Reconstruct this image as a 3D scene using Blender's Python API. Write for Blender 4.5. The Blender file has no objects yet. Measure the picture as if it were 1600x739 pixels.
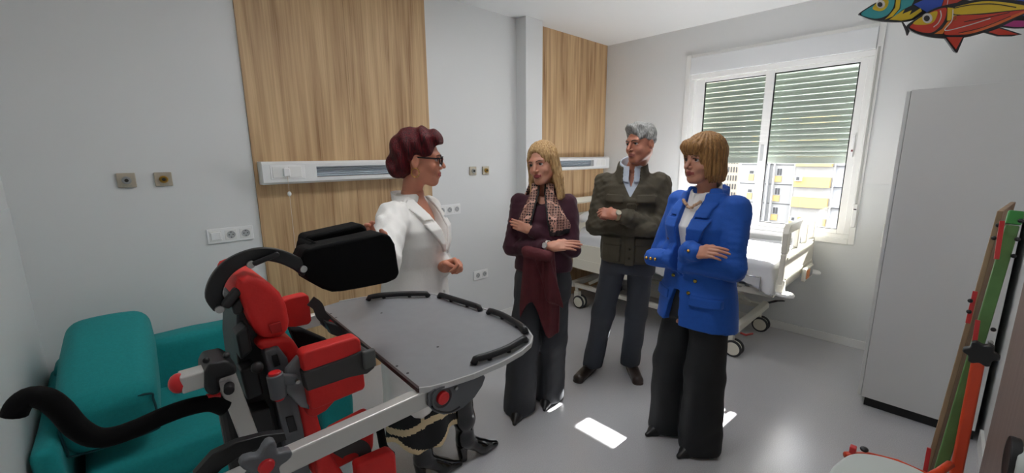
import bpy, bmesh, math, random
import numpy as np
from mathutils import Vector, Matrix, Euler
SKY, SUN, EXPO, TRANSL, FILL = 2.2, 24.5, 1.78, 0.07, 3.4  # last value: strength of the added ceiling fill panels
S = bpy.context.scene
COL = S.collection
R_ = math.radians
random.seed(7)
# ---------------------------------------------------------------- camera
cam = bpy.data.cameras.new('camera'); camo = bpy.data.objects.new('camera', cam); COL.objects.link(camo)
cam.sensor_fit = 'HORIZONTAL'; cam.sensor_width = 36.0; cam.lens = 36.0*654.2/1600.0
cam.clip_start = 0.02; cam.clip_end = 300
_y, _p, _r = R_(43.727), R_(11.011), R_(0.462)
_f = Vector((math.sin(_y)*math.cos(_p), math.cos(_y)*math.cos(_p), -math.sin(_p)))
_rt = Vector((math.cos(_y), -math.sin(_y), 0)); _dn = _f.cross(_rt)
_r2 = _rt*math.cos(_r) + _dn*math.sin(_r); _d2 = -_rt*math.sin(_r) + _dn*math.cos(_r)
camo.matrix_world = Matrix((( _r2.x, -_d2.x, -_f.x, 0), (_r2.y, -_d2.y, -_f.y, 0), (_r2.z, -_d2.z, -_f.z, 1.57), (0, 0, 0, 1)))
S.camera = camo
# ---------------------------------------------------------------- world, sun, exposure
W = bpy.data.worlds.new('world'); S.world = W; W.use_nodes = True
_bg = W.node_tree.nodes['Background']; _bg.inputs[0].default_value = (0.90, 0.94, 1.0, 1); _bg.inputs[1].default_value = SKY
sun = bpy.data.lights.new('sun', 'SUN'); sun.energy = SUN; sun.angle = R_(0.6); sun.color = (1.0, 0.985, 0.96)
suno = bpy.data.objects.new('sun', sun); COL.objects.link(suno)
suno.rotation_euler = Vector((-1, 0.075, -0.58)).to_track_quat('-Z', 'Y').to_euler()
S.view_settings.view_transform = 'Standard'; S.view_settings.look = 'None'; S.view_settings.gamma = 1.0
S.view_settings.use_curve_mapping = False; S.view_settings.exposure = EXPO
S.cycles.max_bounces = 16; S.cycles.diffuse_bounces = 12; S.cycles.glossy_bounces = 4; S.cycles.transparent_max_bounces = 16
S.cycles.caustics_reflective = False; S.cycles.caustics_refractive = False; S.cycles.sample_clamp_indirect = 6.0
# ---------------------------------------------------------------- materials
def rgb(r, g, b):
    f = lambda c: ((c/255)/12.92 if c <= 10 else (((c/255)+0.055)/1.055)**2.4)
    return (f(r), f(g), f(b), 1)
class NT:
    def __init__(s, m): s.t = m.node_tree; s.n = s.t.nodes; s.l = s.t.links
    def add(s, ty, **kw):
        n = s.n.new(ty)
        for k, v in kw.items(): setattr(n, k, v)
        return n
    def link(s, a, b): s.l.new(a, b)
MATS = {}
def mat(name, col, rough=0.5, metal=0.0, var=0.0, vscale=8.0, stretch=(1, 1, 1), bump=0.0, bscale=60.0, bstretch=(1, 1, 1), coat=0.0, sheen=0.0, sub=0.0, spec=None, col2=None, emit=None, alpha=None):
    if name in MATS: return MATS[name]
    m = bpy.data.materials.new(name); m.use_nodes = True; t = NT(m); b = t.n['Principled BSDF']
    b.inputs['Base Color'].default_value = col; b.inputs['Roughness'].default_value = rough; b.inputs['Metallic'].default_value = metal
    if coat: b.inputs['Coat Weight'].default_value = coat; b.inputs['Coat Roughness'].default_value = 0.15
    if sheen: b.inputs['Sheen Weight'].default_value = sheen; b.inputs['Sheen Roughness'].default_value = 0.4
    if sub: b.inputs['Subsurface Weight'].default_value = sub; b.inputs['Subsurface Radius'].default_value = (0.012, 0.005, 0.003); b.inputs['Subsurface Scale'].default_value = 1.0
    if spec is not None: b.inputs['Specular IOR Level'].default_value = spec
    if emit: b.inputs['Emission Color'].default_value = emit[0]; b.inputs['Emission Strength'].default_value = emit[1]
    tc = None
    def coords(st):
        nonlocal tc
        tc = tc or t.add('ShaderNodeTexCoord')
        mp = t.add('ShaderNodeMapping'); mp.inputs['Scale'].default_value = st; t.link(tc.outputs['Object'], mp.inputs[0]); return mp.outputs[0]
    if var or col2:
        nz = t.add('ShaderNodeTexNoise'); nz.inputs['Scale'].default_value = vscale; nz.inputs['Detail'].default_value = 5
        t.link(coords(stretch), nz.inputs['Vector'])
        cr = t.add('ShaderNodeValToRGB'); c2 = col2 or tuple(min(1, c*(1+var)) for c in col[:3])+(1,)
        c1 = col if col2 else tuple(c*(1-var) for c in col[:3])+(1,)
        cr.color_ramp.elements[0].position = 0.32; cr.color_ramp.elements[1].position = 0.68
        cr.color_ramp.elements[0].color = c1; cr.color_ramp.elements[1].color = c2
        t.link(nz.outputs['Fac'], cr.inputs[0]); t.link(cr.outputs[0], b.inputs['Base Color'])
    if bump:
        nb = t.add('ShaderNodeTexNoise'); nb.inputs['Scale'].default_value = bscale; nb.inputs['Detail'].default_value = 3
        t.link(coords(bstretch), nb.inputs['Vector'])
        bp = t.add('ShaderNodeBump'); bp.inputs['Strength'].default_value = bump; bp.inputs['Distance'].default_value = 0.01
        t.link(nb.outputs['Fac'], bp.inputs['Height']); t.link(bp.outputs[0], b.inputs['Normal'])
    MATS[name] = m; return m
def wood_mat(name, dark, light, sc=1.0, rough=0.5):
    m = bpy.data.materials.new(name); m.use_nodes = True; t = NT(m); b = t.n['Principled BSDF']; b.inputs['Roughness'].default_value = rough
    tc = t.add('ShaderNodeTexCoord')
    def nz(st, s, d, dist=0.0):
        mp = t.add('ShaderNodeMapping'); mp.inputs['Scale'].default_value = st; t.link(tc.outputs['Object'], mp.inputs[0])
        n = t.add('ShaderNodeTexNoise'); n.inputs['Scale'].default_value = s*sc; n.inputs['Detail'].default_value = d; n.inputs['Distortion'].default_value = dist
        t.link(mp.outputs[0], n.inputs['Vector']); return n.outputs['Fac']
    a = nz((1, 1, 0.045), 22, 6, 0.6); c = nz((1, 1, 0.012), 120, 3); d = nz((1, 1, 0.10), 5.5, 3, 1.4)
    mx = t.add('ShaderNodeMath', operation='MULTIPLY_ADD'); t.link(a, mx.inputs[0]); mx.inputs[1].default_value = 0.55
    m2 = t.add('ShaderNodeMath', operation='MULTIPLY'); t.link(c, m2.inputs[0]); m2.inputs[1].default_value = 0.25
    m3 = t.add('ShaderNodeMath', operation='MULTIPLY_ADD'); t.link(d, m3.inputs[0]); m3.inputs[1].default_value = 0.30; t.link(m2.outputs[0], m3.inputs[2])
    t.link(m3.outputs[0], mx.inputs[2])
    cr = t.add('ShaderNodeValToRGB'); e = cr.color_ramp.elements; e[0].position = 0.40; e[0].color = dark; e[1].position = 0.68; e[1].color = light
    k = e.new(0.52); k.color = tuple(0.45*x+0.55*y for x, y in zip(dark, light))
    t.link(mx.outputs[0], cr.inputs[0]); t.link(cr.outputs[0], b.inputs['Base Color'])
    bp = t.add('ShaderNodeBump'); bp.inputs['Strength'].default_value = 0.12; bp.inputs['Distance'].default_value = 0.004
    t.link(mx.outputs[0], bp.inputs['Height']); t.link(bp.outputs[0], b.inputs['Normal'])
    MATS[name] = m; return m
def glass_mat(name, tint=(1, 1, 1, 1), refl=0.06):
    m = bpy.data.materials.new(name); m.use_nodes = True; t = NT(m); t.n.remove(t.n['Principled BSDF'])
    tr = t.add('ShaderNodeBsdfTransparent'); tr.inputs[0].default_value = tint; gl = t.add('ShaderNodeBsdfGlossy'); gl.inputs['Roughness'].default_value = 0.02
    fr = t.add('ShaderNodeFresnel'); fr.inputs[0].default_value = 1.45
    mx = t.add('ShaderNodeMixShader'); t.link(fr.outputs[0], mx.inputs[0]); t.link(tr.outputs[0], mx.inputs[1]); t.link(gl.outputs[0], mx.inputs[2])
    t.link(mx.outputs[0], t.n['Material Output'].inputs[0]); MATS[name] = m; return m
# ---------------------------------------------------------------- object helpers
def tag(o, label=None, cat=None, group=None, kind=None):
    if label: o['label'] = label
    if cat: o['category'] = cat
    if group: o['group'] = group
    if kind: o['kind'] = kind
    return o
def empty(name, loc=(0, 0, 0), rz=0.0, label=None, cat=None, group=None):
    o = bpy.data.objects.new(name, None); COL.objects.link(o); o.location = loc; o.rotation_euler = (0, 0, rz); o.empty_display_size = 0.1
    return tag(o, label, cat, group)
def link(name, me, m, parent=None, bevel=0, seg=2, smooth=False, sub=0, loc=None, rot=None):
    o = bpy.data.objects.new(name, me); COL.objects.link(o)
    if m is not None:
        for q in (m if isinstance(m, (list, tuple)) else [m]): me.materials.append(q)
    if parent is not None: o.parent = parent
    if loc is not None: o.location = loc
    if rot is not None: o.rotation_euler = rot
    if smooth: me.shade_smooth()
    if bevel:
        b = o.modifiers.new('bevel', 'BEVEL'); b.width = bevel; b.segments = seg; b.limit_method = 'ANGLE'; b.angle_limit = R_(40)
        if not smooth: me.shade_smooth(); 
        b.harden_normals = True
    if sub:
        s = o.modifiers.new('sub', 'SUBSURF'); s.levels = sub; s.render_levels = sub
    return o
class MB:
    """collects simple shapes into one bmesh"""
    def __init__(s): s.bm = bmesh.new()
    def _add(s, vs, fs, M=None):
        M = M or Matrix()
        v = [s.bm.verts.new(M @ Vector(p)) for p in vs]
        for f in fs:
            try: s.bm.faces.new([v[i] for i in f])
            except ValueError: pass
        return s
    def box(s, a, b, M=None):
        x0, y0, z0 = a; x1, y1, z1 = b
        vs = [(x0, y0, z0), (x1, y0, z0), (x1, y1, z0), (x0, y1, z0), (x0, y0, z1), (x1, y0, z1), (x1, y1, z1), (x0, y1, z1)]
        return s._add(vs, [(3, 2, 1, 0), (4, 5, 6, 7), (0, 1, 5, 4), (1, 2, 6, 5), (2, 3, 7, 6), (3, 0, 4, 7)], M)
    def beam(s, p, q, w, h, up=(0, 0, 1)):
        p, q = Vector(p), Vector(q); d = (q-p); L = d.length; d.normalize(); u = Vector(up)
        r = d.cross(u)
        if r.length < 1e-4: r = d.cross(Vector((1, 0, 0)))
        r.normalize(); u = r.cross(d)
        M = Matrix(((r.x, d.x, u.x, p.x), (r.y, d.y, u.y, p.y), (r.z, d.z, u.z, p.z), (0, 0, 0, 1)))
        return s.box((-w/2, 0, -h/2), (w/2, L, h/2), M)
    def prism(s, pts, t0, t1, M=None):
        """polygon in local xy extruded in z from t0 to t1"""
        n = len(pts); vs = [(x, y, t0) for x, y in pts]+[(x, y, t1) for x, y in pts]
        a = sum(pts[i][0]*pts[(i+1) % n][1]-pts[(i+1) % n][0]*pts[i][1] for i in range(n))
        fs = [tuple(range(n-1, -1, -1)), tuple(range(n, 2*n))]+[(i, (i+1) % n, n+(i+1) % n, n+i) for i in range(n)]
        if a < 0: fs = [tuple(reversed(f)) for f in fs]
        return s._add(vs, fs, M)
    def ring(s, rings, close=True, cap=True, M=None):
        n = len(rings[0]); vs = [p for r in rings for p in r]; fs = []
        for i in range(len(rings)-1):
            for j in range(n if close else n-1):
                k = (j+1) % n; fs.append((i*n+j, i*n+k, (i+1)*n+k, (i+1)*n+j))
        if cap and close: fs += [tuple(range(n-1, -1, -1)), tuple((len(rings)-1)*n+j for j in range(n))]
        return s._add(vs, fs, M)
    def tube(s, path, r, n=10, flat=None, up=(0, 0, 1)):
        """round (or flat: (w,h) section) sweep along a polyline; r scalar or list"""
        P = [Vector(p) for p in path]; rings = []; prev = None
        for i, p in enumerate(P):
            d = (P[min(i+1, len(P)-1)]-P[max(i-1, 0)]).normalized()
            if prev is None:
                u = Vector(up) if flat or abs(d.z) < .95 else Vector((1, 0, 0)); a = d.cross(u)
                if a.length < 1e-4: a = d.cross(Vector((0, 1, 0.01)))
                a.normalize()
            else: a = (prev-d*prev.dot(d)).normalized()
            prev = a; b = a.cross(d)
            rr = r[i] if isinstance(r, (list, tuple)) else r
            if flat:
                w, h = flat; k = rr
                rings.append([p+(a*x*w+b*y*h)*k for x, y in ((-.5, -.5), (.5, -.5), (.5, .5), (-.5, .5))])
            else: rings.append([p+(a*math.cos(t)+b*math.sin(t))*rr for t in [2*math.pi*j/n for j in range(n)]])
        return s.ring(rings)
    def cyl(s, p, q, r, n=16, r2=None): return s.tube([p, q], [r, r if r2 is None else r2], n)
    def lathe(s, prof, n=24, M=None):
        return s.ring([[(r*math.cos(t), r*math.sin(t), z) for t in [2*math.pi*j/n for j in range(n)]] for r, z in prof], M=M)
    def sphere(s, c, r, n=12, m=8):
        rx, ry, rz = (r, r, r) if not isinstance(r, (list, tuple)) else r
        rings = []
        for i in range(m+1):
            a = -math.pi/2+math.pi*(i/m); a = max(-1.53, min(1.53, a))
            rings.append([(c[0]+rx*math.cos(a)*math.cos(t), c[1]+ry*math.cos(a)*math.sin(t), c[2]+rz*math.sin(a)) for t in [2*math.pi*j/n for j in range(n)]])
        return s.ring(rings)
    def build(s, name, m, parent=None, **kw):
        bmesh.ops.recalc_face_normals(s.bm, faces=s.bm.faces)
        me = bpy.data.meshes.new(name); s.bm.to_mesh(me); s.bm.free()
        return link(name, me, m, parent, **kw)
def frame(o, xd, yd):
    """matrix with origin o, local x along xd, local y close to yd"""
    x = Vector(xd).normalized(); z = x.cross(Vector(yd)).normalized(); y = z.cross(x); o = Vector(o)
    return Matrix(((x.x, y.x, z.x, o.x), (x.y, y.y, z.y, o.y), (x.z, y.z, z.z, o.z), (0, 0, 0, 1)))
def spline(pts, n=8, closed=False):
    P = [Vector(p) for p in pts]; out = []; N = len(P)
    rng = N if closed else N-1
    for i in range(rng):
        p0 = P[(i-1) % N] if closed or i > 0 else P[0]; p1 = P[i]; p2 = P[(i+1) % N]; p3 = P[(i+2) % N] if closed or i+2 < N else P[-1]
        for k in range(n):
            t = k/n; out.append(0.5*((2*p1)+(p2-p0)*t+(2*p0-5*p1+4*p2-p3)*t*t+(3*p1-p0-3*p2+p3)*t**3))
    if not closed: out.append(P[-1].copy())
    return out
def spline2(pts, n=6, closed=True): return [(v.x, v.y) for v in spline([(a, b, 0) for a, b in pts], n, closed)]
def copy_tree(o, parent=None):
    c = o.copy(); COL.objects.link(c); c.parent = parent
    for ch in list(o.children): copy_tree(ch, c)
    return c
# ---------------------------------------------------------------- implicit surfaces (numpy), for bodies, cloth and cushions
F4 = np.float32
def vec(*a): return np.array(a, F4)
def s_cap(P, a, b, r1, r2=None, sy=1.0, axis=None):
    a = np.array(a, F4); b = np.array(b, F4); r2 = r1 if r2 is None else r2
    d = b-a; L = float(d@d)+1e-12; q = P-a; t = np.clip((q@d)/L, 0, 1); v = q-t[:, None]*d
    return np.sqrt((v*v).sum(1))-(r1+(r2-r1)*t)
def s_capE(P, a, b, r1, r2, ax, k):
    """tapered capsule squashed by factor k along direction ax (k<1: flatter)"""
    a = np.array(a, F4); b = np.array(b, F4); d = b-a; L = float(d@d)+1e-12; q = P-a; t = np.clip((q@d)/L, 0, 1); v = q-t[:, None]*d
    ax = np.array(ax, F4); ax = ax/np.linalg.norm(ax); c = v@ax; v = v+np.outer(c*(1/k-1), ax).astype(F4)
    return (np.sqrt((v*v).sum(1))-(r1+(r2-r1)*t))*k**0.5
def s_ell(P, c, r, Rm=None):
    q = P-np.array(c, F4)
    if Rm is not None: q = q@np.array(Rm, F4)
    r = np.array(r, F4); k0 = np.sqrt(((q/r)**2).sum(1))+1e-6; k1 = np.sqrt(((q/(r*r))**2).sum(1))+1e-6
    return k0*(k0-1)/k1
def s_box(P, c, h, rad=0.01, Rm=None):
    q = P-np.array(c, F4)
    if Rm is not None: q = q@np.array(Rm, F4)
    q = np.abs(q)-(np.array(h, F4)-rad); o = np.maximum(q, 0)
    return np.sqrt((o*o).sum(1))+np.minimum(q.max(1), 0)-rad
def s_loft(P, secs):
    """secs: (z, cx, cy, rx, ry) sorted by z"""
    A = np.array(secs, F4); z = P[:, 2]; I = lambda k: np.interp(z, A[:, 0], A[:, k]).astype(F4)
    rx, ry = I(3), I(4); x = (P[:, 0]-I(1))/rx; y = (P[:, 1]-I(2))/ry
    d = (np.sqrt(x*x+y*y)-1)*np.minimum(rx, ry)
    return np.maximum(d, np.maximum(z-A[-1, 0], A[0, 0]-z))
def smin(a, b, k):
    h = np.clip(0.5+0.5*(b-a)/k, 0, 1); return b+(a-b)*h-k*h*(1-h)
def smax(a, b, k): return -smin(-a, -b, k)
def wob(P, amp, fr, seed=0):
    rs = np.random.RandomState(seed); out = np.zeros(len(P), F4)
    for i in range(5):
        w = rs.normal(size=3).astype(F4)*fr*(0.7+0.3*i); out += np.sin(P@w+rs.uniform(0, 6.28))/(1+0.35*i)
    return out*(amp/2.2)
def surfnet(f, lo, hi, h):
    lo = np.array(lo, float); n = np.maximum(4, np.ceil((np.array(hi, float)-lo)/h).astype(int)+1)
    ax = [(lo[i]+h*np.arange(n[i])).astype(F4) for i in range(3)]
    V = np.empty(n, F4); step = max(1, int(400000/(n[1]*n[2])))
    for i in range(0, n[0], step):
        g = np.stack(np.meshgrid(ax[0][i:i+step], ax[1], ax[2], indexing='ij'), -1).reshape(-1, 3)
        V[i:i+step] = f(g).reshape(-1, n[1], n[2])
    V[0] = V[-1] = np.maximum(V[0], h); V[:, 0] = np.maximum(V[:, 0], h); V[:, -1] = np.maximum(V[:, -1], h); V[:, :, 0] = np.maximum(V[:, :, 0], h); V[:, :, -1] = np.maximum(V[:, :, -1], h); V[0] = np.maximum(V[0], h); V[-1] = np.maximum(V[-1], h)
    s = V < 0
    cs = [(i, j, k) for i in (0, 1) for j in (0, 1) for k in (0, 1)]
    sl = lambda c: tuple(slice(c[i], n[i]-1+c[i]) for i in range(3))
    cnt = sum(s[sl(c)].astype(np.int8) for c in cs); act = (cnt > 0) & (cnt < 8)
    idx = np.argwhere(act); N = len(idx); vid = -np.ones(act.shape, np.int64); vid[act] = np.arange(N)
    val = {c: V[idx[:, 0]+c[0], idx[:, 1]+c[1], idx[:, 2]+c[2]] for c in cs}
    acc = np.zeros((N, 3)); w = np.zeros(N)
    for c in cs:
        for a in range(3):
            if c[a]: continue
            e = list(c); e[a] = 1; e = tuple(e); v0, v1 = val[c], val[e]; m = (v0 < 0) != (v1 < 0)
            t = np.where(m, v0/np.where(m, v0-v1, 1), 0); p = np.tile(np.array(c, float), (N, 1)); p[:, a] += t
            acc += p*m[:, None]; w += m
    pos = lo+h*(idx+acc/w[:, None]); quads = []
    for a in range(3):
        b, c = (a+1) % 3, (a+2) % 3
        s0 = [slice(1, n[i]-1) for i in range(3)]; s0[a] = slice(0, n[a]-1); s1 = list(s0); s1[a] = slice(1, n[a])
        A0, A1 = s[tuple(s0)], s[tuple(s1)]; ch = np.argwhere(A0 != A1)
        if not len(ch): continue
        inside0 = A0[tuple(ch.T)]; base = ch.copy(); base[:, b] += 1; base[:, c] += 1
        def cell(db, dc): q = base.copy(); q[:, b] += db; q[:, c] += dc; return vid[tuple(q.T)]
        q = np.stack([cell(-1, -1), cell(0, -1), cell(0, 0), cell(-1, 0)], 1); q[~inside0] = q[~inside0][:, ::-1]; quads.append(q)
    return pos, np.concatenate(quads)
def np_mesh(name, v, q, mi=None):
    me = bpy.data.meshes.new(name); me.vertices.add(len(v)); me.vertices.foreach_set('co', np.ascontiguousarray(v, F4).ravel())
    me.loops.add(q.size); me.loops.foreach_set('vertex_index', np.ascontiguousarray(q, np.int32).ravel())
    me.polygons.add(len(q)); me.polygons.foreach_set('loop_start', np.arange(0, q.size, 4, dtype=np.int32))
    if mi is not None: me.polygons.foreach_set('material_index', np.ascontiguousarray(mi, np.int32))
    me.update(calc_edges=True); me.validate(); me.shade_smooth(); return me
def sdf(name, f, lo, hi, h, m, parent=None, T=None, pick=None):
    v, q = surfnet(f, lo, hi, h); mi = None
    if pick is not None: mi = pick(v[q].mean(1).astype(F4))
    if T is not None: v = v@np.array(T)[:3, :3].T+np.array(T)[:3, 3]
    return link(name, np_mesh(name, v, q, mi), m, parent)
# ================================================================ THE ROOM
X0, X1, Y0, Y1, ZC = -0.333, 4.228, -0.30, 2.865, 2.755
wallm = mat('white_paint', rgb(220, 221, 221), 0.55, var=0.012, vscale=1.5, bump=0.02, bscale=180)
wainm = mat('washable_vinyl', rgb(216, 218, 218), 0.42, var=0.012, vscale=2)
ceilm = mat('ceiling_paint', rgb(226, 227, 227), 0.8)
whitem = mat('white_plastic', rgb(232, 232, 230), 0.3)
whitel = mat('white_lacquer', rgb(238, 238, 238), 0.28)
def floor_mat():
    m = bpy.data.materials.new('grey_vinyl_floor'); m.use_nodes = True; t = NT(m); b = t.n['Principled BSDF']
    tc = t.add('ShaderNodeTexCoord')
    n1 = t.add('ShaderNodeTexNoise'); n1.inputs['Scale'].default_value = 260; n1.inputs['Detail'].default_value = 2; t.link(tc.outputs['Object'], n1.inputs[0])
    n2 = t.add('ShaderNodeTexNoise'); n2.inputs['Scale'].default_value = 1.6; n2.inputs['Detail'].default_value = 5; t.link(tc.outputs['Object'], n2.inputs[0])
    cr = t.add('ShaderNodeValToRGB'); e = cr.color_ramp.elements; e[0].position = 0.35; e[0].color = rgb(176, 176, 179); e[1].position = 0.66; e[1].color = rgb(196, 196, 199)
    ad = t.add('ShaderNodeMath', operation='MULTIPLY_ADD'); t.link(n2.outputs['Fac'], ad.inputs[0]); ad.inputs[1].default_value = 0.2
    mu = t.add('ShaderNodeMath', operation='MULTIPLY'); t.link(n1.outputs['Fac'], mu.inputs[0]); mu.inputs[1].default_value = 0.8; t.link(mu.outputs[0], ad.inputs[2])
    t.link(ad.outputs[0], cr.inputs[0]); t.link(cr.outputs[0], b.inputs['Base Color'])
    rr = t.add('ShaderNodeMapRange'); rr.inputs[3].default_value = 0.22; rr.inputs[4].default_value = 0.30; t.link(n2.outputs['Fac'], rr.inputs[0]); t.link(rr.outputs[0], b.inputs['Roughness'])
    n3 = t.add('ShaderNodeTexNoise'); n3.inputs['Scale'].default_value = 7; n3.inputs['Detail'].default_value = 4; t.link(tc.outputs['Object'], n3.inputs[0])
    bp = t.add('ShaderNodeBump'); bp.inputs['Strength'].default_value = 0.06; bp.inputs['Distance'].default_value = 0.02; t.link(n3.outputs['Fac'], bp.inputs['Height']); t.link(bp.outputs[0], b.inputs['Normal'])
    b.inputs['Specular IOR Level'].default_value = 0.6
    MATS['grey_vinyl_floor'] = m; return m
def struct(name, mb, m, parent=None, label=None, **kw):
    o = mb.build(name, m, parent, **kw)
    if parent is None: o['kind'] = 'structure'
    if label: o['label'] = label
    return o
T_ = 0.22
struct('floor', MB().box((X0-T_, Y0-T_, -0.1), (X1+T_, Y1+T_, 0)), floor_mat(), label='glossy grey vinyl floor of the hospital room')
struct('ceiling', MB().box((X0-T_, Y0-T_, ZC), (X1+T_, Y1+T_, ZC+0.12)), ceilm, label='flat white plaster ceiling over the room')
wb = struct('wall_back', MB().box((X0-T_, Y1, 0), (X1+T_, Y1+T_, ZC)), wallm, label='white wall behind the sofa and the two wood panels')
wl = struct('wall_left', MB().box((X0-T_, Y0, 0), (X0, Y1, ZC)), wallm, label='white side wall beside the teal sofa')
wf = struct('wall_front', MB().box((X0-T_, Y0-T_, 0), (X1+T_, Y0, ZC)), wallm, label='white wall along the back of the wardrobe')
# window wall with its opening
OY0, OY1, OZ0, OZ1 = 0.473, 1.938, 0.841, 2.50
w = MB()
w.box((X1, Y0, 0), (X1+T_, OY0, ZC)); w.box((X1, OY1, 0), (X1+T_, Y1, ZC)); w.box((X1, OY0, 0), (X1+T_, OY1, OZ0)); w.box((X1, OY0, OZ1), (X1+T_, OY1, ZC))
wr = struct('wall_right', w, wallm, label='white outside wall that holds the window')
# washable lower wall sheet on the window wall and the side wall
w = MB(); w.box((X1-0.003, 0.0, 0), (X1, OY0, 1.329)); w.box((X1-0.003, OY0, 0), (X1, OY1, OZ0)); w.box((X1-0.003, OY1, 0), (X1, Y1, 1.329)); w.build('wainscot', wainm, wr)
MB().box((X0, Y0, 0), (X0+0.003, Y1, 1.36)).build('wainscot', wainm, wl)
# baseboards
struct('baseboard_right', MB().box((X1-0.014, Y0, 0), (X1-0.003, Y1, 0.07)), whitem, bevel=0.003, label='white baseboard under the window')
struct('baseboard_back', MB().box((X0, Y1-0.011, 0), (0.631, Y1, 0.09)).box((1.853, Y1-0.011, 0), (2.81, Y1, 0.09)), whitem, bevel=0.003, label='white baseboard behind the sofa and the sockets')
struct('baseboard_front', MB().box((2.93, Y0, 0), (3.23, Y0+0.014, 0.09)), whitem, label='short white baseboard beside the wardrobe')
struct('column', MB().box((2.81, 2.742, 0), (3.03, Y1, ZC)), wallm, bevel=0.004, label='white square pilaster between the two wood panels')
oak = wood_mat('oak_panel', rgb(138, 100, 62), rgb(208, 176, 134))
struct('trim_1', MB().box((0.631, Y1-0.014, 0), (1.242, Y1, ZC)).box((1.2435, Y1-0.014, 0), (1.853, Y1, ZC)), oak, label='wide light oak wall panel behind the red-haired person')
struct('trim_2', MB().box((3.03, Y1-0.014, 0), (X1-0.004, Y1, ZC)), oak, label='narrow light oak wall panel at the head of the bed')
# unseen glowing ceiling panels, added to brighten the dark foreground
def added_fill_light(x, y, label):
    r = empty('added_fill_light', (x, y, ZC), 0, label, 'light', 'added ceiling fill panels')
    m = MB()
    for a, b in (((-.31, -.31), (.31, -.285)), ((-.31, .285), (.31, .31)), ((-.31, -.285), (-.285, .285)), ((.285, -.285), (.31, .285))): m.box((a[0], a[1], -0.012), (b[0], b[1], 0.0))
    m.build('frame', whitel, r)
    MB().box((-.285, -.285, -0.008), (.285, .285, -0.001)).build('fill_panel', mat('fill_glow', rgb(240, 240, 240), 0.5, emit=((0.98, 0.99, 1.0, 1), FILL)), r)
added_fill_light(0.95, 1.25, 'square fill light panel added out of view above the standing aid'); added_fill_light(2.25, 1.25, 'square fill light panel added out of view above the talking people')
# brown door leaf in the near wall
dm = wood_mat('brown_door_laminate', rgb(112, 88, 80), rgb(132, 108, 98), 0.7, 0.45)
d = struct('door_1', MB().box((1.95, Y0, 0.006), (2.86, Y0+0.02, 2.06)), dm, bevel=0.002, label='brown wood-grain door in the near wall by the wardrobe')
steel = mat('brushed_steel', rgb(172, 172, 170), 0.32, 1.0)
MB().box((2.0, Y0+0.02, 1.0), (2.03, Y0+0.024, 1.14)).tube([(2.015, Y0+.02, 1.07), (2.015, Y0+.065, 1.07), (2.03, Y0+.07, 1.07), (2.13, Y0+.07, 1.07)], 0.008).build('door_handle', steel, d)
MB().box((2.86, Y0, 0), (2.93, Y0+0.012, 2.13)).box((1.88, Y0, 0), (1.95, Y0+0.012, 2.13)).box((1.95, Y0, 2.065), (2.86, Y0+0.012, 2.13)).build('door_frame', whitem, d, bevel=0.002)
# ---------------------------------------------------------------- window
def shutter_mat():
    m = bpy.data.materials.new('pale_green_shutter'); m.use_nodes = True; t = NT(m); b = t.n['Principled BSDF']
    b.inputs['Base Color'].default_value = rgb(206, 214, 206); b.inputs['Roughness'].default_value = 0.45
    tr = t.add('ShaderNodeBsdfTranslucent'); tr.inputs[0].default_value = rgb(208, 216, 208)
    mx = t.add('ShaderNodeMixShader'); mx.inputs[0].default_value = TRANSL; t.link(b.outputs[0], mx.inputs[1]); t.link(tr.outputs[0], mx.inputs[2]); t.link(mx.outputs[0], t.n['Material Output'].inputs[0]); return m
pvc = mat('white_window_profile', rgb(236, 236, 234), 0.25)
gask = mat('black_gasket', rgb(22, 24, 26), 0.6)
glassm = glass_mat('window_glass')
win = empty('window_1', (X1, 1.2, OZ0)); win['kind'] = 'structure'; win['label'] = 'white sliding window with roller shutter half down'
wo = -Vector((X1, 1.2, OZ0))
def wbx(mb, a, b): return mb.box(Vector(a)+wo, Vector(b)+wo)
xi = X1-0.012
m = MB()   # casing around the frame
wbx(m, (xi, OY0, OZ0), (X1+0.10, 0.512, OZ1)); wbx(m, (xi, 1.885, OZ0), (X1+0.10, OY1, OZ1)); wbx(m, (xi, 0.512, OZ0), (X1+0.10, 1.885, 0.885)); wbx(m, (xi, 0.512, 2.47), (X1+0.10, 1.885, OZ1))
m.build('window_casing', pvc, win, bevel=0.004)
wbx(MB(), (X1-0.03, 0.512, 2.315), (X1+0.19, 1.885, 2.47)).build('shutter_box', mat('shutter_box_white', rgb(222, 224, 226), 0.4), win, bevel=0.005)
m = MB()   # fixed frame
wbx(m, (X1-0.004, 0.512, 2.27), (X1+0.09, 1.885, 2.315)); wbx(m, (X1-0.004, 0.512, 0.885), (X1+0.09, 1.885, 0.92)); wbx(m, (X1-0.004, 0.512, 0.92), (X1+0.09, 0.55, 2.27)); wbx(m, (X1-0.004, 1.85, 0.92), (X1+0.09, 1.885, 2.27))
m.build('window_frame', pvc, win, bevel=0.004)
def sash(y0, y1, x0, st):
    z0, z1 = 0.92, 2.27; m = MB(); a, b = y0+st[0], y1-st[1]; c, e = z0+0.035, z1-0.03
    wbx(m, (x0, y0, z0), (x0+0.035, a, z1)); wbx(m, (x0, b, z0), (x0+0.035, y1, z1)); wbx(m, (x0, a, z0), (x0+0.035, b, c)); wbx(m, (x0, a, e), (x0+0.035, b, z1))
    o = m.build('sash', pvc, win, bevel=0.003)
    g = MB(); k = 0.007
    for q in (((x0+0.004, a, c), (x0+0.02, a+k, e)), ((x0+0.004, b-k, c), (x0+0.02, b, e)), ((x0+0.004, a+k, c), (x0+0.02, b-k, c+k)), ((x0+0.004, a+k, e-k), (x0+0.02, b-k, e))): wbx(g, *q)
    g.build('gasket', gask, o)
    wbx(MB(), (x0+0.012, a+k, c+k), (x0+0.016, b-k, e-k)).build('pane', glassm, o)
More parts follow.
